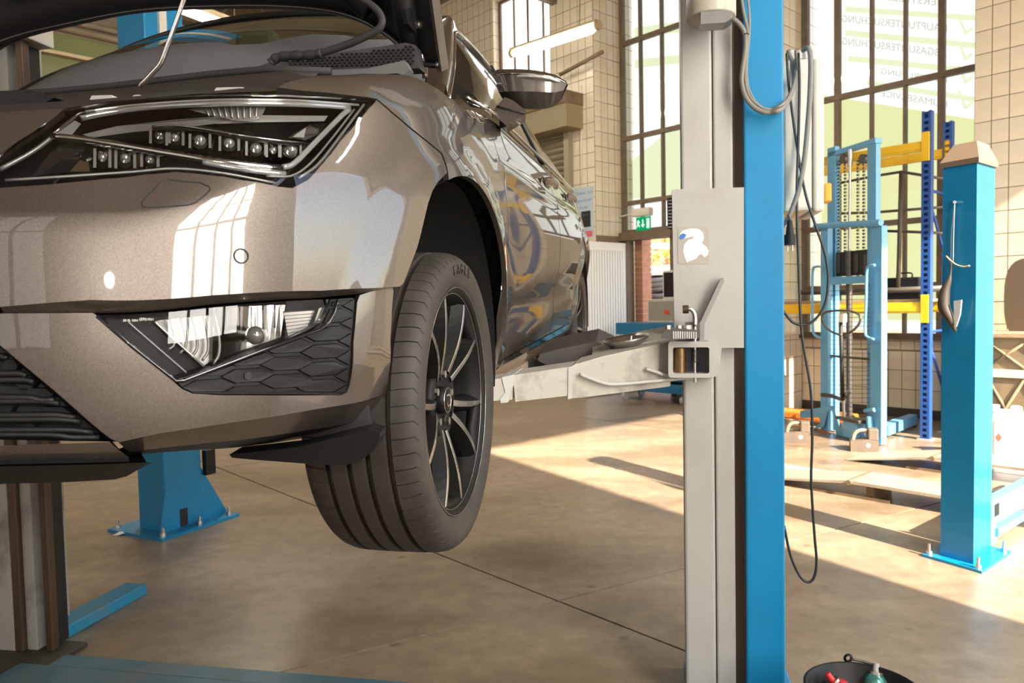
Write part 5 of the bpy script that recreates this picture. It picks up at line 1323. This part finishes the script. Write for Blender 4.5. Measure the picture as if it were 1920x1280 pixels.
beam_prism([fpx(x, y, -.05) for x, y in ((1788, 564), (1803, 562), (1800, 590), (1793, 612), (1789, 600))], (0, .006, 0)).build('blade', m_white, hs)

# ---- runways, steel tube
m_tread = mat('tread_plate', (.42, .36, .28), .45, .25, var=.15, vscale=8, bump=.3, bscale=60)
m_under2 = mat('runway_frame', (.16, .11, .065), .7, var=.2)
def runway(name, label, e0, e1, s_tip, s_top, zt, s_end):
    t = thing(name, label, 'ramp', ROOM)
    MB().add([(s_tip, e0, .008), (s_tip, e1, .008), (s_top, e1, zt), (s_top, e0, zt), (s_tip, e0, .0), (s_tip, e1, .0), (s_top, e1, zt-.02), (s_top, e0, zt-.02)], [(0, 1, 2, 3), (7, 6, 5, 4), (0, 3, 7, 4), (1, 5, 6, 2), (0, 4, 5, 1), (3, 2, 6, 7)]).build('ramp_plate', m_tread, t)
    MB().box((s_end, e0, zt-.02), (s_top-.01, e1, zt)).build('deck_plate', m_tread, t)
    for k in range(6):
        s = s_top-.15-.55*k
        if s > s_end: MB().box((s, e0-.03, 0), (s+.05, e1+.03, zt-.02)).build('deck_support', m_under2, t)
    MB().box((s_top-.25, e0-.035, 0), (s_top+(s_tip-s_top)*.3, e0-.02, .02)).build('floor_rail', m_under2, t)
    MB().cyl((s_top, e0+.01, zt-.012), (s_top, e1-.01, zt-.012), .018, n=12).build('hinge_tube', m_under2, t)
    # raised tread bars
    tb = MB()
    n = int((s_top-s_end)/.07); 
    for i in range(min(n, 24)):
        for j in range(7):
            s, ee = s_top-.05-.07*i, e1+(e0-e1)*(j+.5)/7; an = .8 if (i+j) % 2 else -.8
            tb.box((-.014, -.0025, 0), (.014, .0025, .0015), Matrix.Translation((s, ee, zt)) @ Matrix.Rotation(an, 4, 'Z'))
    o = tb.build('tread_pattern', m_tread, t); o['kind'] = 'stuff'
    return t
runway('drive_on_ramp', 'chequered steel drive-on ramp in front of the blue post', 3.75, 3.40, -.35, -1.22, .115, -4.6)
runway('drive_on_ramp', 'sunlit drive-on ramp behind the blue post near the white canister', 2.62, 2.22, -.70, -1.35, .12, -4.6)
tube_a, tube_b = flo(1440, 873, .03), flo(1655, 905, .03)
tu = MB(); tu.cyl(tube_a, tube_b, .03, n=20, caps=False); tu.cyl(tube_b, tube_a, .025, n=20, caps=False)
tag(tu.build('steel_tube', mat('pale_pipe', (.62, .56, .48), .4, .3)), 'pale pipe lying on the floor behind the chequered ramp', 'pipe')

# ---- manual stacker
Sa, Sb = flo(1545, 808), flo(1640, 832); sf = PFr(Sa, Sb-Sa)
st_ = thing('hand_stacker', 'light blue hand pallet stacker with chains and loop handles', 'stacker', sf.M)
def sbx(x0, y0, x1, y1, d0, d1, m=m_stblue, name='mast', bev=.004):
    a, b = sf.p(x0, y0, d0), sf.p(x1, y1, d0); a.z, b.z = sf.p((x0+x1)/2, y0, d0).z, sf.p((x0+x1)/2, y1, d0).z; a.z = max(a.z, .02); b.z = max(b.z, .02); return MB().box((a.x, d0, a.z), (b.x, d1, b.z), bev=bev).build(name, m, st_)
sbx(1551, 276, 1566, 815, .05, .10, name='inner_mast'); sbx(1626, 271, 1641, 815, .05, .10, name='inner_mast'); sbx(1551, 272, 1641, 282, .05, .12, name='mast_crossbar')
sbx(1538, 428, 1552, 815, -.03, .03, name='outer_mast'); sbx(1632, 424, 1652, 832, -.03, .03, name='outer_mast')
q0, q1 = sf.p(1529, 424, -.05), sf.p(1652, 417, -.05); MB().cyl(q0, q1, .028, n=16).build('mast_head_bar', m_stblue, st_)
sbx(1540, 518, 1642, 532, -.02, .02, name='mast_crossbar'); sbx(1552, 668, 1630, 672, .0, .03, m=m_dsteel, name='mast_crossbar')
for x0 in (1574, 1585, 1609, 1620):
    a, b = sf.p(x0, 300, .08), sf.p(x0, 520, .08); ch = MB(); n = 34
    for k in range(n):
        z = a.z+(b.z-a.z)*k/n; ch.box((a.x-.012, .072, z), (a.x+.012, .088, z-(a.z-b.z)/n*.6))
    ch.build('lift_chain', m_dsteel, st_)
for x0 in (1579, 1615):
    q = sf.p(x0, 298, .06); MB().cyl(q, q+V((0, .05, 0)), .045, n=18).build('chain_wheel', m_dsteel, st_)
MB().cyl(sf.p(1592, 470, .03), sf.p(1594, 300, .03), .012, n=12).cyl(sf.p(1594, 312, .03), sf.p(1594, 280, .03), .022, n=12).build('lift_cylinder_rod', m_steel, st_)
MB().cyl(sf.p(1593, 800, .05), sf.p(1592, 470, .05), .028, n=14).build('lift_cylinder', m_dsteel, st_)
sbx(1562, 470, 1636, 516, .06, .12, m=m_gap, name='chain_plate')
for k in range(4): sbx(1568+k*17, 476, 1574+k*17, 512, .05, .06, m=m_dsteel, name='chain_anchor', bev=.001)
def loopb(pts, r, m, name, dep=-.08): return MB().tube(crom([sf.p(x, y, dep) for x, y in pts], 5), r, 8).build(name, m, st_)
loopb([(1540, 500), (1530, 500), (1524, 508), (1523, 560), (1524, 615), (1528, 628), (1540, 634)], .013, m_stblue, 'guard_handle')
loopb([(1640, 497), (1630, 499), (1625, 508), (1624, 560), (1622, 620), (1627, 632), (1638, 636)], .013, m_stblue, 'guard_handle')
loopb([(1578, 628), (1560, 622), (1545, 608), (1541, 594), (1549, 585), (1575, 582), (1602, 585), (1613, 594), (1610, 608), (1596, 622), (1582, 628)], .011, m_dsteel, 'tiller_loop', -.22)
MB().tube([sf.p(1576, 600, -.22), sf.p(1578, 680, -.16), sf.p(1580, 750, -.10)], .018, 8).build('tiller', m_gap, st_)
sbx(1572, 588, 1581, 604, -.24, -.20, m=m_white, name='tiller_grip')
MB().tube(crom([sf.p(x, y, -.1) for x, y in ((1541, 740), (1560, 742), (1577, 748), (1588, 742), (1592, 735))], 4), [.02]*8+[.012]*9, 8).build('foot_pedal', m_dsteel, st_)
MB().cyl(sf.p(1583, 785, -.08), sf.p(1582, 750, -.08), .016, n=12).cyl(sf.p(1578, 748, -.08), sf.p(1592, 735, -.08), .022, n=10).build('pump', m_steel, st_)
sbx(1580, 790, 1605, 822, -.10, .0, name='pump_base'); sbx(1566, 784, 1610, 790, -.12, .02, m=m_dsteel, name='pump_flange')
MB().loft([[sf.p(x, y, -.05) for x, y in ((1520, 806), (1545, 800), (1552, 770), (1560, 770), (1568, 815), (1600, 826), (1645, 832), (1645, 822), (1600, 812), (1575, 802), (1562, 760), (1548, 762), (1500, 770), (1500, 784), (1535, 782), (1540, 792))][::-1], [sf.p(x, y, .0) for x, y in ((1520, 806), (1545, 800), (1552, 770), (1560, 770), (1568, 815), (1600, 826), (1645, 832), (1645, 822), (1600, 812), (1575, 802), (1562, 760), (1548, 762), (1500, 770), (1500, 784), (1535, 782), (1540, 792))][::-1]], smooth=False).build('base_frame', m_stblue, st_)
c0 = sf.I @ flo(1655, 822); c1 = sf.I @ flo(1712, 800); dd = (c1-c0).normalized(); nn = V((-dd.y, dd.x, 0))
MB().loft([[c0+nn*.05+V((0, 0, z)), c0-nn*.05+V((0, 0, z)), c1-nn*.04+V((0, 0, z)), c1+nn*.04+V((0, 0, z))] for z in (.03, .13)], smooth=False).build('stabiliser_leg', m_stblue, st_)
MB().cyl(c1+nn*.03+V((0, 0, .035)), c1-nn*.03+V((0, 0, .035)), .035, n=16).build('leg_roller', m_dsteel, st_)
MB().cyl(sf.p(1632, 818, -.05), sf.p(1630, 780, -.05), .03, n=14).cyl(sf.p(1622, 770, -.05), sf.p(1640, 768, -.05), .02, n=10).build('foot_brake', m_stblue, st_)
# guard mesh of thin wires
gm_ = MB()
for k in range(30):
    y = 545+k*8.4; a, b = sf.p(1552, y, .0), sf.p(1632, y-1, .0); gm_.cyl(a, b, .0022, n=4, caps=False, smooth=False)
o = gm_.build('guard_mesh', m_dsteel, st_); o['kind'] = 'stuff'
# two chocks
def chock(px, py, label):
    p = flo(px, py); t = thing('wheel_chock', label, 'wheel chock', loc=p, rz=math.radians(-20), group='grey wheel chocks by the stacker'); m = mat('chock_grey', (.13, .10, .075), .6, var=.15)
    MB().prism([(-.11, 0), (.11, 0), (.11, .10), (.02, .11), (-.11, .09)], .14, frame((0, -.0, 0), (1, 0, 0), (0, 0, 1), (0, -1, 0))).build('block', m, t)
    MB().box((.03, -.13, .1), (.11, -.02, .20), bev=.01).build('rest', m, t)
    MB().tube(crom([(-.09, -.07, .08), (-.07, -.07, .15), (-.02, -.07, .18), (.04, -.07, .17)], 4), .016, 8).build('carry_handle', m_wood, t)
    MB().cyl((.03, -.142, .06), (.03, -.139, .06), .017, n=14).build('label_dot', m_white, t)
chock(1618, 842, 'grey wheel chock at the foot of the right stacker mast'); chock(1494, 826, 'grey wheel chock partly hidden behind the blue column')
# orange trolley jack lying behind
tj = thing('floor_jack', 'low orange trolley jack behind the stacker', 'jack', ROOM)
s_, z_ = W(1560, 790, 1.1); MB().box((-.1, .95, .05), (1.0, 1.2, .14), bev=.02).build('body', mat('jack_orange', (.65, .18, .02), .4), tj)
MB().box((-.25, .98, .0), (-.05, 1.17, .07), bev=.02).build('wheel_end', m_dsteel, tj); MB().cyl((.7, 1.07, .12), (1.0, 1.07, .5), .02, n=10).build('jack_handle', m_dsteel, tj)
for s in (.0, .85): MB().cyl((s, .93, .04), (s, 1.22, .04), .04, n=14).build('wheel', m_dsteel, tj)

# ---- pallet rack
rkE = 1.28; rkS = W(1735, 600, rkE)[0]
rack = thing('pallet_rack', 'blue pallet rack with yellow beams in front of the big window', 'rack', ROOM)
def upright(s, e, z1, name='upright'):
    mb = MB(); w, dp = .04, .035
    mb.box((s-w, e, 0), (s-w*.45, e+.004, z1)).box((s+w*.45, e, 0), (s+w, e+.004, z1))
    n = int(z1/.055)
    for k in range(n): mb.box((s-w*.45, e, k*.055), (s+w*.45, e+.004, k*.055+.026))
    mb.box((s-w, e-dp*2, 0), (s-w+.004, e, z1)).box((s+w-.004, e-dp*2, 0), (s+w, e, z1)).box((s-w*.9, e-.03, 0), (s+w*.9, e-.028, z1))
    o = mb.build(name, m_rackblue, rack); return o
zup = W(1735, 208, rkE)[1]
upright(rkS, rkE, zup); upright(rkS,   .74, zup*.995); upright(1.28, rkE, zup); upright(1.28, .74, zup)
for s in (rkS, 1.28):
    for e in (rkE, .74): MB().box((s-.06, e-.09, 0), (s+.06, e+.03, .012)).build('foot_plate', m_tab, rack)
    for k in range(4): MB().tube([(s, .74, .35+k*.65), (s, rkE-.04, .35+k*.65+(.62 if k % 2 == 0 else -.0))], .014, 6).build('brace', m_rackblue, rack)
zu, zl = W(1690, 280, rkE)[1], W(1700, 577, rkE)[1]
for z, hh in ((zu, .09), (zl, .10)):
    for e in (rkE+.01, .73):
        MB().box((rkS, e-.045, z-hh/2), (1.28, e, z+hh/2), bev=.004).build('beam', m_yellow, rack)
        MB().box((rkS+.03, e-.01, z-hh/2+.02), (1.26, e+.006, z+hh/2-.03)).build('beam_flange', m_yellow, rack)
        for s in (rkS, 1.28): MB().box((s+(-.005 if s > 0 else .0)-.03, e-.05, z-.14), (s+.035, e+.014, z+.12), bev=.003).build('beam_connector', m_yellow, rack)
# steel transport frame and tool case on the lower level
tf = thing('transport_cage', 'dark steel transport cage standing on the lower rack beams', 'cage', ROOM)
m_fr = mat('frame_grey', (.10, .085, .07), .5, .4)
def T(pts, e, r=.014, name='bar', par=None, m=None): return MB().tube([(W(x, y, e)[0], e, W(x, y, e)[1]) for x, y in pts], r, 6).build(name, m or m_fr, par or tf)
T([(1560, 346), (1640, 330), (1690, 322), (1775, 336)], 1.1); T([(1690, 322), (1684, 548)], 1.1, .022); T([(1575, 400), (1640, 398), (1770, 388)], 1.0); T([(1640, 432), (1775, 437)], 1.0)
T([(1560, 548), (1775, 540)], 1.1, .03); T([(1645, 330), (1645, 545)], .8, .016); T([(1500, 548), (1640, 548)], 1.1, .025)
MB().box((-.8, .66, zl+.055), (1.2, 1.22, zl+.08)).build('board', m_wood, tf)
tcs, tcz = W(1696, 527, 1.0)
tc_ = thing('tool_case', 'black tool case on the rack board', 'case', ROOM)
MB().box((tcs-.17, .9, zl+.08), (tcs+.17, 1.1, zl+.29), bev=.015).build('case_body', m_black, tc_); MB().tube(crom([(tcs-.07, 1.0, zl+.29), (tcs-.06, 1.0, zl+.33), (tcs+.06, 1.0, zl+.33), (tcs+.07, 1.0, zl+.29)], 4), .008, 8).build('case_handle', m_black, tc_)

# ---- canister, bin, oval panel at the right edge
jp = flo(1887, 862); jf = PFr(jp, hd(110))
jc = thing('canister', 'white plastic canister standing beside the right blue post', 'canister', jf.M)
m_jw = mat('canister_white', (.86, .86, .88), .4)
MB().loft([[(x*sx, y*sy, z) for x, y in [(-.13, -.10), (-.11, -.12), (.11, -.12), (.13, -.10), (.13, .10), (.11, .12), (-.11, .12), (-.13, .10)]] for z, sx, sy in ((0, .94, .92), (.02, 1, 1), (.33, 1, 1), (.38, .93, .9), (.40, .8, .8))], smooth=False).build('body', m_jw, jc)
MB().box((.03, -.04, .38), (.10, .04, .44), bev=.012).build('grip', m_jw, jc); MB().cyl((-.08, 0, .39), (-.08, 0, .445), .03, n=18).build('cap', m_jw, jc)
MB().add([(-.11, -.121, .20), (-.085, -.121, .24), (-.06, -.121, .20), (-.085, -.121, .16)], [(0, 1, 2, 3)]).build('hazard_label', mat('label_red', (.7, .06, .03), .5), jc)
MB().box((.03, -.122, .16), (.12, -.1205, .26)).build('blue_label', mat('label_blue', (.15, .3, .55), .5), jc); MB().cyl((.075, -.1235, .225), (.075, -.122, .225), .02, n=16).build('label_dot', m_white, jc)
zb1 = W(1885, 632, 1.0)[1]
bi = thing('storage_bin', 'brown slatted storage bin with a pale band at the right edge', 'bin', ROOM)
m_bin = mat('bin_brown', (.23, .17, .10), .7, var=.2, vscale=8)
MB().box((-2.7, .63, 0), (-1.22, 1.15, zb1)).build('body', m_bin, bi); MB().box((-2.72, .625, zb1), (-1.2, 1.18, zb1+.05), bev=.01).build('rim', m_wood, bi)
zbn = W(1885, 700, 1.16)[1]; MB().box((-2.7, 1.15, zbn-.035), (-1.21, 1.165, zbn+.035)).build('band', m_cream, bi)
for k in range(5):
    s = -1.3-.3*k
    for z0, z1 in ((.08, zbn-.05), (zbn+.05, zb1-.04)):
        MB().tube([(s, 1.152, z0), (s-.28, 1.152, z1)], .014, 5).build('brace', m_bin, bi); MB().tube([(s-.28, 1.152, z0), (s, 1.152, z1)], .014, 5).build('brace', m_bin, bi)
ov = thing('seat_back', 'dark oval seat back leaning on top of the brown bin', 'seat back', ROOM)
so_, zo_ = W(1935, 560, .95); poly = [(so_+.22*(abs(math.cos(a))**.6)*(1 if math.cos(a) > 0 else -1), zo_+.36*(abs(math.sin(a))**.7)*(1 if math.sin(a) > 0 else -1)) for a in [2*PI*k/28 for k in range(28)]]
MB().prism(poly, .06, frame((0, .92, 0), (1, 0, 0), (0, 0, 1), (0, -1, 0))).build('pad', mat('dark_pad', (.09, .06, .035), .6), ov)
MB().box((so_-.02, .86, zb1+.05), (so_+.02, .9, zo_)).build('bracket', m_dsteel, ov)

# ---- bucket with spray cans
bz = .27; bc = flo(1620, 1291, bz); bk_ = thing('bucket', 'black plastic bucket on the floor at the bottom edge', 'bucket', loc=V((bc.x, bc.y, 0)))
R0 = .148
MB().lathe([(0, .004), (R0*.72, .004), (R0*.97, bz), (R0, bz+.004), (R0*1.04, bz), (R0*1.03, bz-.02), (R0*.76, 0), (0, 0)], 40).build('pail', m_black, bk_)
MB().lathe([(.008, -.004), (.014, 0), (.008, .004), (.006, 0), (.008, -.004)], 14, 'Y', Matrix.Translation((.025, R0*1.02, bz+.012))).build('handle_eye', m_black, bk_)
MB().tube(crom([(.03, R0*1.02, bz+.01), (.09, R0*.85, bz-.0), (R0*1.05, R0*.2, bz-.03), (R0*1.0, -R0*.4, bz-.05)], 5), .004, 8).build('bail', m_dsteel, bk_)
def spray(label, px, py, z, lean, mbody, mcap):
    b = flo(px, py, z); t = thing('spray_can', label, 'spray can'); d = V(lean).normalized(); q = d.to_track_quat('Z', 'Y').to_matrix().to_4x4(); t.matrix_world = Matrix.Translation(b-d*.19) @ q
    MB().lathe([(0, 0), (.031, 0), (.033, .004), (.033, .14), (.031, .148), (.022, .160), (.016, .163), (0, .163)], 24).build('can_body', mbody, t)
    MB().cyl((0, 0, .160), (0, 0, .168), .02, n=18).build('valve_cup', m_steel, t); MB().cyl((0, 0, .166), (0, 0, .190), .010, r2=.008, n=14).build('nozzle', mcap, t)
    MB().lathe([(.0334, .05), (.0334, .11)], 24).build('printed_band', m_white, t)
spray('red spray can with red nozzle leaning in the black bucket', 1551, 1262, bz-.01, (-.55, .2, .8), mat('can_red', (.55, .03, .04), .3, .2), mat('nozzle_red', (.75, .03, .02), .4))
spray('silver green spray can upright in the black bucket', 1643, 1243, bz+.01, (.16, .25, .95), mat('can_green', (.10, .30, .25), .25, .6), m_tab)

# ---- yard door, sign, poster, shutter
dr1 = struct(MB().box((3.66, -.12, 0), (3.74, .04, 2.30)).box((2.84, -.12, 0), (2.90, .04, 2.30)).box((2.84, -.14, 2.235), (3.80, .10, 2.35)).build('door_1', m_mull, mw=ROOM), 'open yard door with white ribbed metal leaf')
m_leaf = mat('leaf_white', (.80, .80, .78), .4)
lfm = ROOM @ frame((3.70, .02, 0), (0, 1, 0), (-1, 0, 0), (0, 0, 1))
def lfb(a, b, m, name): o = MB().box(a, b, bev=.002).build(name, m, dr1); o.matrix_world = lfm; return o
for a, b in (((0, -.02, .03), (.09, .02, 2.2)), ((.84, -.02, .03), (.93, .02, 2.2)), ((.09, -.02, 2.08), (.84, .02, 2.2)), ((.09, -.02, .03), (.84, .02, .16)), ((.09, -.021, .72), (.84, .021, .80))): lfb(a, b, m_leaf, 'leaf_rail')
for k in range(13): lfb((.092+k*.0575, -.008, .16), (.092+k*.0575+.040, .012, 2.08), m_leaf, 'leaf_rib')
lfb((.09, -.004, .16), (.84, .0, 2.08), mat('leaf_green_grey', (.38, .44, .36), .5), 'leaf_sheet')
lfb((.03, -.06, 1.02), (.06, -.02, 1.14), m_dsteel, 'door_lever')
ex = thing('exit_sign', 'green emergency exit sign under its small lamp above the yard door', 'exit sign', ROOM)
es, ez = W(1206, 419, .05); e_ex = emit_mat('exit_green', (.0, .30, .09), 1.0); e_exw = emit_mat('exit_white', (.75, .95, .8), 1.0)
MB().box((es-.13, .04, ez-.095), (es+.13, .05, ez+.095)).build('sign_plate', e_ex, ex)
def exm(pts): return beam_prism([(es-x, .051, ez+z) for x, z in pts], (0, .001, 0)).build('pictogram', e_exw, ex)
exm([(-.015, .06), (.005, .06), (.005, -.01), (.03, -.01), (-.005, -.06), (-.04, -.01), (-.015, -.01)]); exm([(.06, .07), (.11, .07), (.11, -.07), (.06, -.07)])
exm([(-.105, .045), (-.085, .06), (-.075, .045), (-.055, .02), (-.06, .01), (-.08, .025), (-.075, -.01), (-.055, -.04), (-.065, -.05), (-.09, -.015), (-.11, -.05), (-.12, -.04), (-.10, 0), (-.11, .02)])
ls_, lz_ = W(1206, 398, .05); MB().box((ls_-.17, .03, lz_-.06), (ls_+.15, .14, lz_+.055), bev=.02).build('lamp_box', m_cream, ex)
MB().tube([(ls_+.15, .08, lz_), (ls_+.45, .08, lz_-.03)], .012, 6).build('conduit', m_cream, ex)
po1 = thing('poster', 'pale blue payment notice with a small photo on the tiled pier', 'poster', ROOM)
ps0, pz1 = W(1118, 347, .61); ps0 = 3.79; ps1 = 4.19; pz0 = W(1110, 444, .61)[1]
MB().box((ps0, .607, pz0), (ps1, .612, pz1), bev=0).build('board', mat('notice_blue', (.42, .50, .55), .5), po1)
m_ink = mat('notice_ink', (.10, .19, .42), .6)
for k, tx in enumerate(('Zubeh\u00f6r und', 'Reparaturen', 'mit Raten', 'bezahlen!!')):
    me = text_mesh(tx, .070, 0, align='LEFT'); me.transform(frame((ps1-.02, .6135, pz1-.10-.105*k), (-1, 0, 0), (0, 0, 1), (0, 1, 0))); link('lettering', me, m_ink, po1)
MB().box((ps0+.06, .6121, pz0+.15), (ps0+.24, .6135, pz0+.38)).build('small_photo', m_gap, po1); MB().box((ps0+.03, .6121, pz0+.01), (ps0+.22, .6135, pz0+.09)).build('red_label', mat('label_pink', (.65, .12, .16), .5), po1)
sh = thing('roller_shutter', 'grey louvred shutter under its box beside the tiled pier', 'shutter', ROOM)
m_sh = mat('shutter_grey', (.30, .26, .18), .5, .3)
s0_, zt_ = W(1070, 215, .62); zs0 = W(1070, 470, .62)[1]; zz = zt_
k = 0
while zz > zs0:
    MB().add([(s0_+.08, .605, zz), (6.2, .605, zz), (6.2, .66, zz-.05), (s0_+.08, .66, zz-.05), (6.2, .605, zz-.085), (s0_+.08, .605, zz-.085)], [(0, 1, 2, 3), (3, 2, 4, 5), (0, 3, 5), (1, 4, 2)]).build('slat', m_sh, sh); zz -= .09
MB().box((s0_-.02, .6, zs0), (s0_+.08, .70, zt_+.05)).build('guide_rail', m_sh, sh)
bs0, bz0 = W(1085, 240, .7); MB().box((bs0, .605, bz0), (6.2, .95, bz0+.48)).build('shutter_box', mat('shutter_box', (.25, .20, .11), .6), sh); MB().box((bs0-.01, .605, bz0+.33), (6.2, .97, bz0+.5)).build('box_lid', m_under2, sh)
br1 = RW(1050, 140, .75); br2 = RW(1130, 97, .75)
tag(MB().tube([br1, br2], .03, 6).build('wall_rail', m_under2), 'dark steel rail on the wall below the high window', 'rail')
cdt = [RW(1090, y, .615) for y in (160, 345)]; tag(MB().tube(cdt, .012, 6).build('conduit', m_cream), 'thin cream conduit running down the tiled pier', 'conduit')

# ---- tool trolley with monitor inside the yard door
tt = thing('tool_trolley', 'blue tool trolley on castors by the yard door', 'trolley', ROOM)
m_tb = mat('trolley_blue', (.01, .12, .24), .4)
zt2 = W(1220, 604, .5)[1]
for z0, z1, nm in ((zt2-.16, zt2, 'top_tray'), (.30, zt2-.20, 'cabinet'), (.14, .26, 'bottom_tray')): MB().box((2.15, .25, z0), (3.30, .75, z1), bev=.01).build(nm, m_tb, tt)
for k in range(3): MB().box((2.2, .755, .34+k*.13), (3.25, .765, .44+k*.13), bev=.003).build('drawer', m_stblue, tt)
for s in (2.25, 3.2):
    for e in (.32, .68): MB().cyl((s-.02, e, .055), (s+.02, e, .055), .055, n=16).cyl((s, e, .05), (s, e, .15), .012, n=8).build('castor', m_tab, tt)
mn = thing('monitor', 'dark flat monitor standing on the blue trolley', 'monitor', ROOM)
a, b = W(1244, 507, .45), W(1275, 560, .45); MB().box((b[0]-.1, .43, b[1]), (a[0], .47, a[1]), bev=.008).build('casing', m_cream, mn); MB().box((b[0]-.08, .471, b[1]+.03), (a[0]-.02, .474, a[1]-.03)).build('screen', m_blackg, mn); MB().box((2.72, .4, zt2), (2.78, .5, b[1])).build('stand', m_black, mn)
tst = thing('diagnostic_unit', 'grey diagnostic unit with glassy screen on the blue trolley', 'tester', ROOM)
a, b = W(1216, 561, .7), W(1268, 603, .7); MB().box((b[0], .6, zt2), (a[0], .72, a[1]), bev=.01).build('casing', m_lgrey, tst); MB().box((b[0]+.02, .721, zt2+.03), (a[0]-.02, .724, a[1]-.03)).build('screen', mat('tester_screen', (.25, .24, .20), .15), tst); MB().cyl((b[0]+.12, .725, zt2+.14), (b[0]+.12, .75, zt2+.14), .03, n=14).build('red_knob', mat('label_red2', (.7, .05, .03), .4), tst)

# ---- yard outside the door
m_otyre = mat('old_tyre', (.16, .15, .145), .8, var=.15)
tyre_me = None
def old_tyre(p, rx, rz, sc, label):
    global tyre_me
    if tyre_me is None:
        pr = [(.19, .07), (.22, .10), (.28, .105), (.305, .08), (.309, .045), (.302, .043), (.302, .035), (.311, .033), (.311, -.033), (.302, -.035), (.302, -.043), (.309, -.045), (.305, -.08), (.28, -.105), (.22, -.10), (.19, -.07)]
        tyre_me = MB().lathe(pr, 36).mesh('old_tyre'); tyre_me.materials.append(m_otyre)
    o = link('old_tyre', tyre_me, None); o.matrix_world = Matrix.Translation(p) @ Matrix.Rotation(rz, 4, 'Z') @ Matrix.Rotation(rx, 4, 'X') @ Matrix.Scale(sc, 4); tag(o, label, 'tyre', 'old tyres piled in the yard')
for nm, px_, dd_ in (('left', 1190, 12.6), ('right', 1262, 13.0)):
    b0 = at(px_, 640, dd_)
    for k, od in enumerate(('lowest', 'second', 'third', 'fourth')): old_tyre(V((b0.x, b0.y, .06+k*.235)), 0, k, 1.1, '%s old tyre of the %s stack in the yard, counted from the ground' % (od, nm))
for x, y, d, rx, rz, l in ((1196, 588, 12.55, .10, .3, 'old tyre lying at the left front top of the yard pile'), (1240, 558, 12.95, .16, -.3, 'old tyre lying across the right of the yard pile'), (1186, 552, 13.5, 1.2, .3, 'old tyre standing tilted at the left of the yard pile'), (1226, 528, 13.0, .22, -.35, 'topmost old tyre of the yard pile')):
    old_tyre(at(x, y, d), rx, rz, 1.1, l)
vp_ = at(1235, 640, 17.0); vf = PFr(vp_, hd(100)); van = thing('van', 'white van parked in the yard behind the tyres', 'van', vf.M)
m_van = mat('van_white', (.75, .76, .78), .3, coat=.5)
prof = [(-1.2, .35), (-1.2, 1.0), (-.9, 1.25), (-.5, 1.95), (-.2, 2.15), (3.2, 2.2), (3.4, 2.0), (3.4, .35)]
MB().prism(prof, 1.8, frame((0, 0, 0), (1, 0, 0), (0, 0, 1), (0, -1, 0)) @ Matrix.Translation((0, 0, -1.8))).build('body', m_van, van)
MB().box((-.3, -.005, 1.35), (.5, 0, 1.85)).build('side_window', m_glass_dark, van)
for x in (-.5, 2.4): MB().cyl((x, -.01, .33), (x, .2, .33), .33, n=24).build('wheel', m_rubber, van)
hedge = MB(); hc_ = at(1215, 505, 20.5)
for k in range(1500):
    p = hc_+V((random.uniform(-2.2, 2.5), random.uniform(-1, 1.5), 0)); p.z = random.uniform(-.05, 4.6); s = random.uniform(.05, .13); a = random.uniform(0, 6.28); u_, w_ = V((math.cos(a), math.sin(a), random.uniform(-.6, .6))).normalized()*s, V((random.uniform(-.4, .4), random.uniform(-.4, .4), 1)).normalized()*s
    hedge.add([p-u_, p+w_*.6, p+u_, p-w_*.6], [(0, 1, 2, 3)])
ho = hedge.build('autumn_foliage', mat('autumn_leaf', (.65, .38, .05), .7, var=.5, vscale=1.5), recalc=False); tag(ho, 'yellow autumn foliage behind the yard', 'foliage', kind='stuff')
struct(MB().box((at(1180, 500, 19).x-7, 23, -.06), (12, 23.3, 5.0)).build('yard_wall', mat('red_brick', (.40, .17, .10), .8, var=.2, vscale=6)), 'reddish building across the yard')
tag(MB().box((0, 0, 0), (4, .06, .12)).build('yard_rail', m_lgrey, mw=Matrix.Translation(at(1150, 468, 15.5))), 'grey rail in front of the yard foliage', 'rail')
bk1 = thing('brick_pier', 'red brick door jamb seen through the yard door', 'brick pier', ROOM)
for k in range(30): MB().box((3.52+(k % 2)*.0, -.36, .01+k*.077), (3.66, -.14, .01+k*.077+.066)).build('brick', mat('brick_red', (.45, .19, .11), .8, var=.2, vscale=15), bk1)
MB().box((3.53, -.35, 0), (3.66, -.15, 2.3)).build('mortar', m_plaster, bk1)
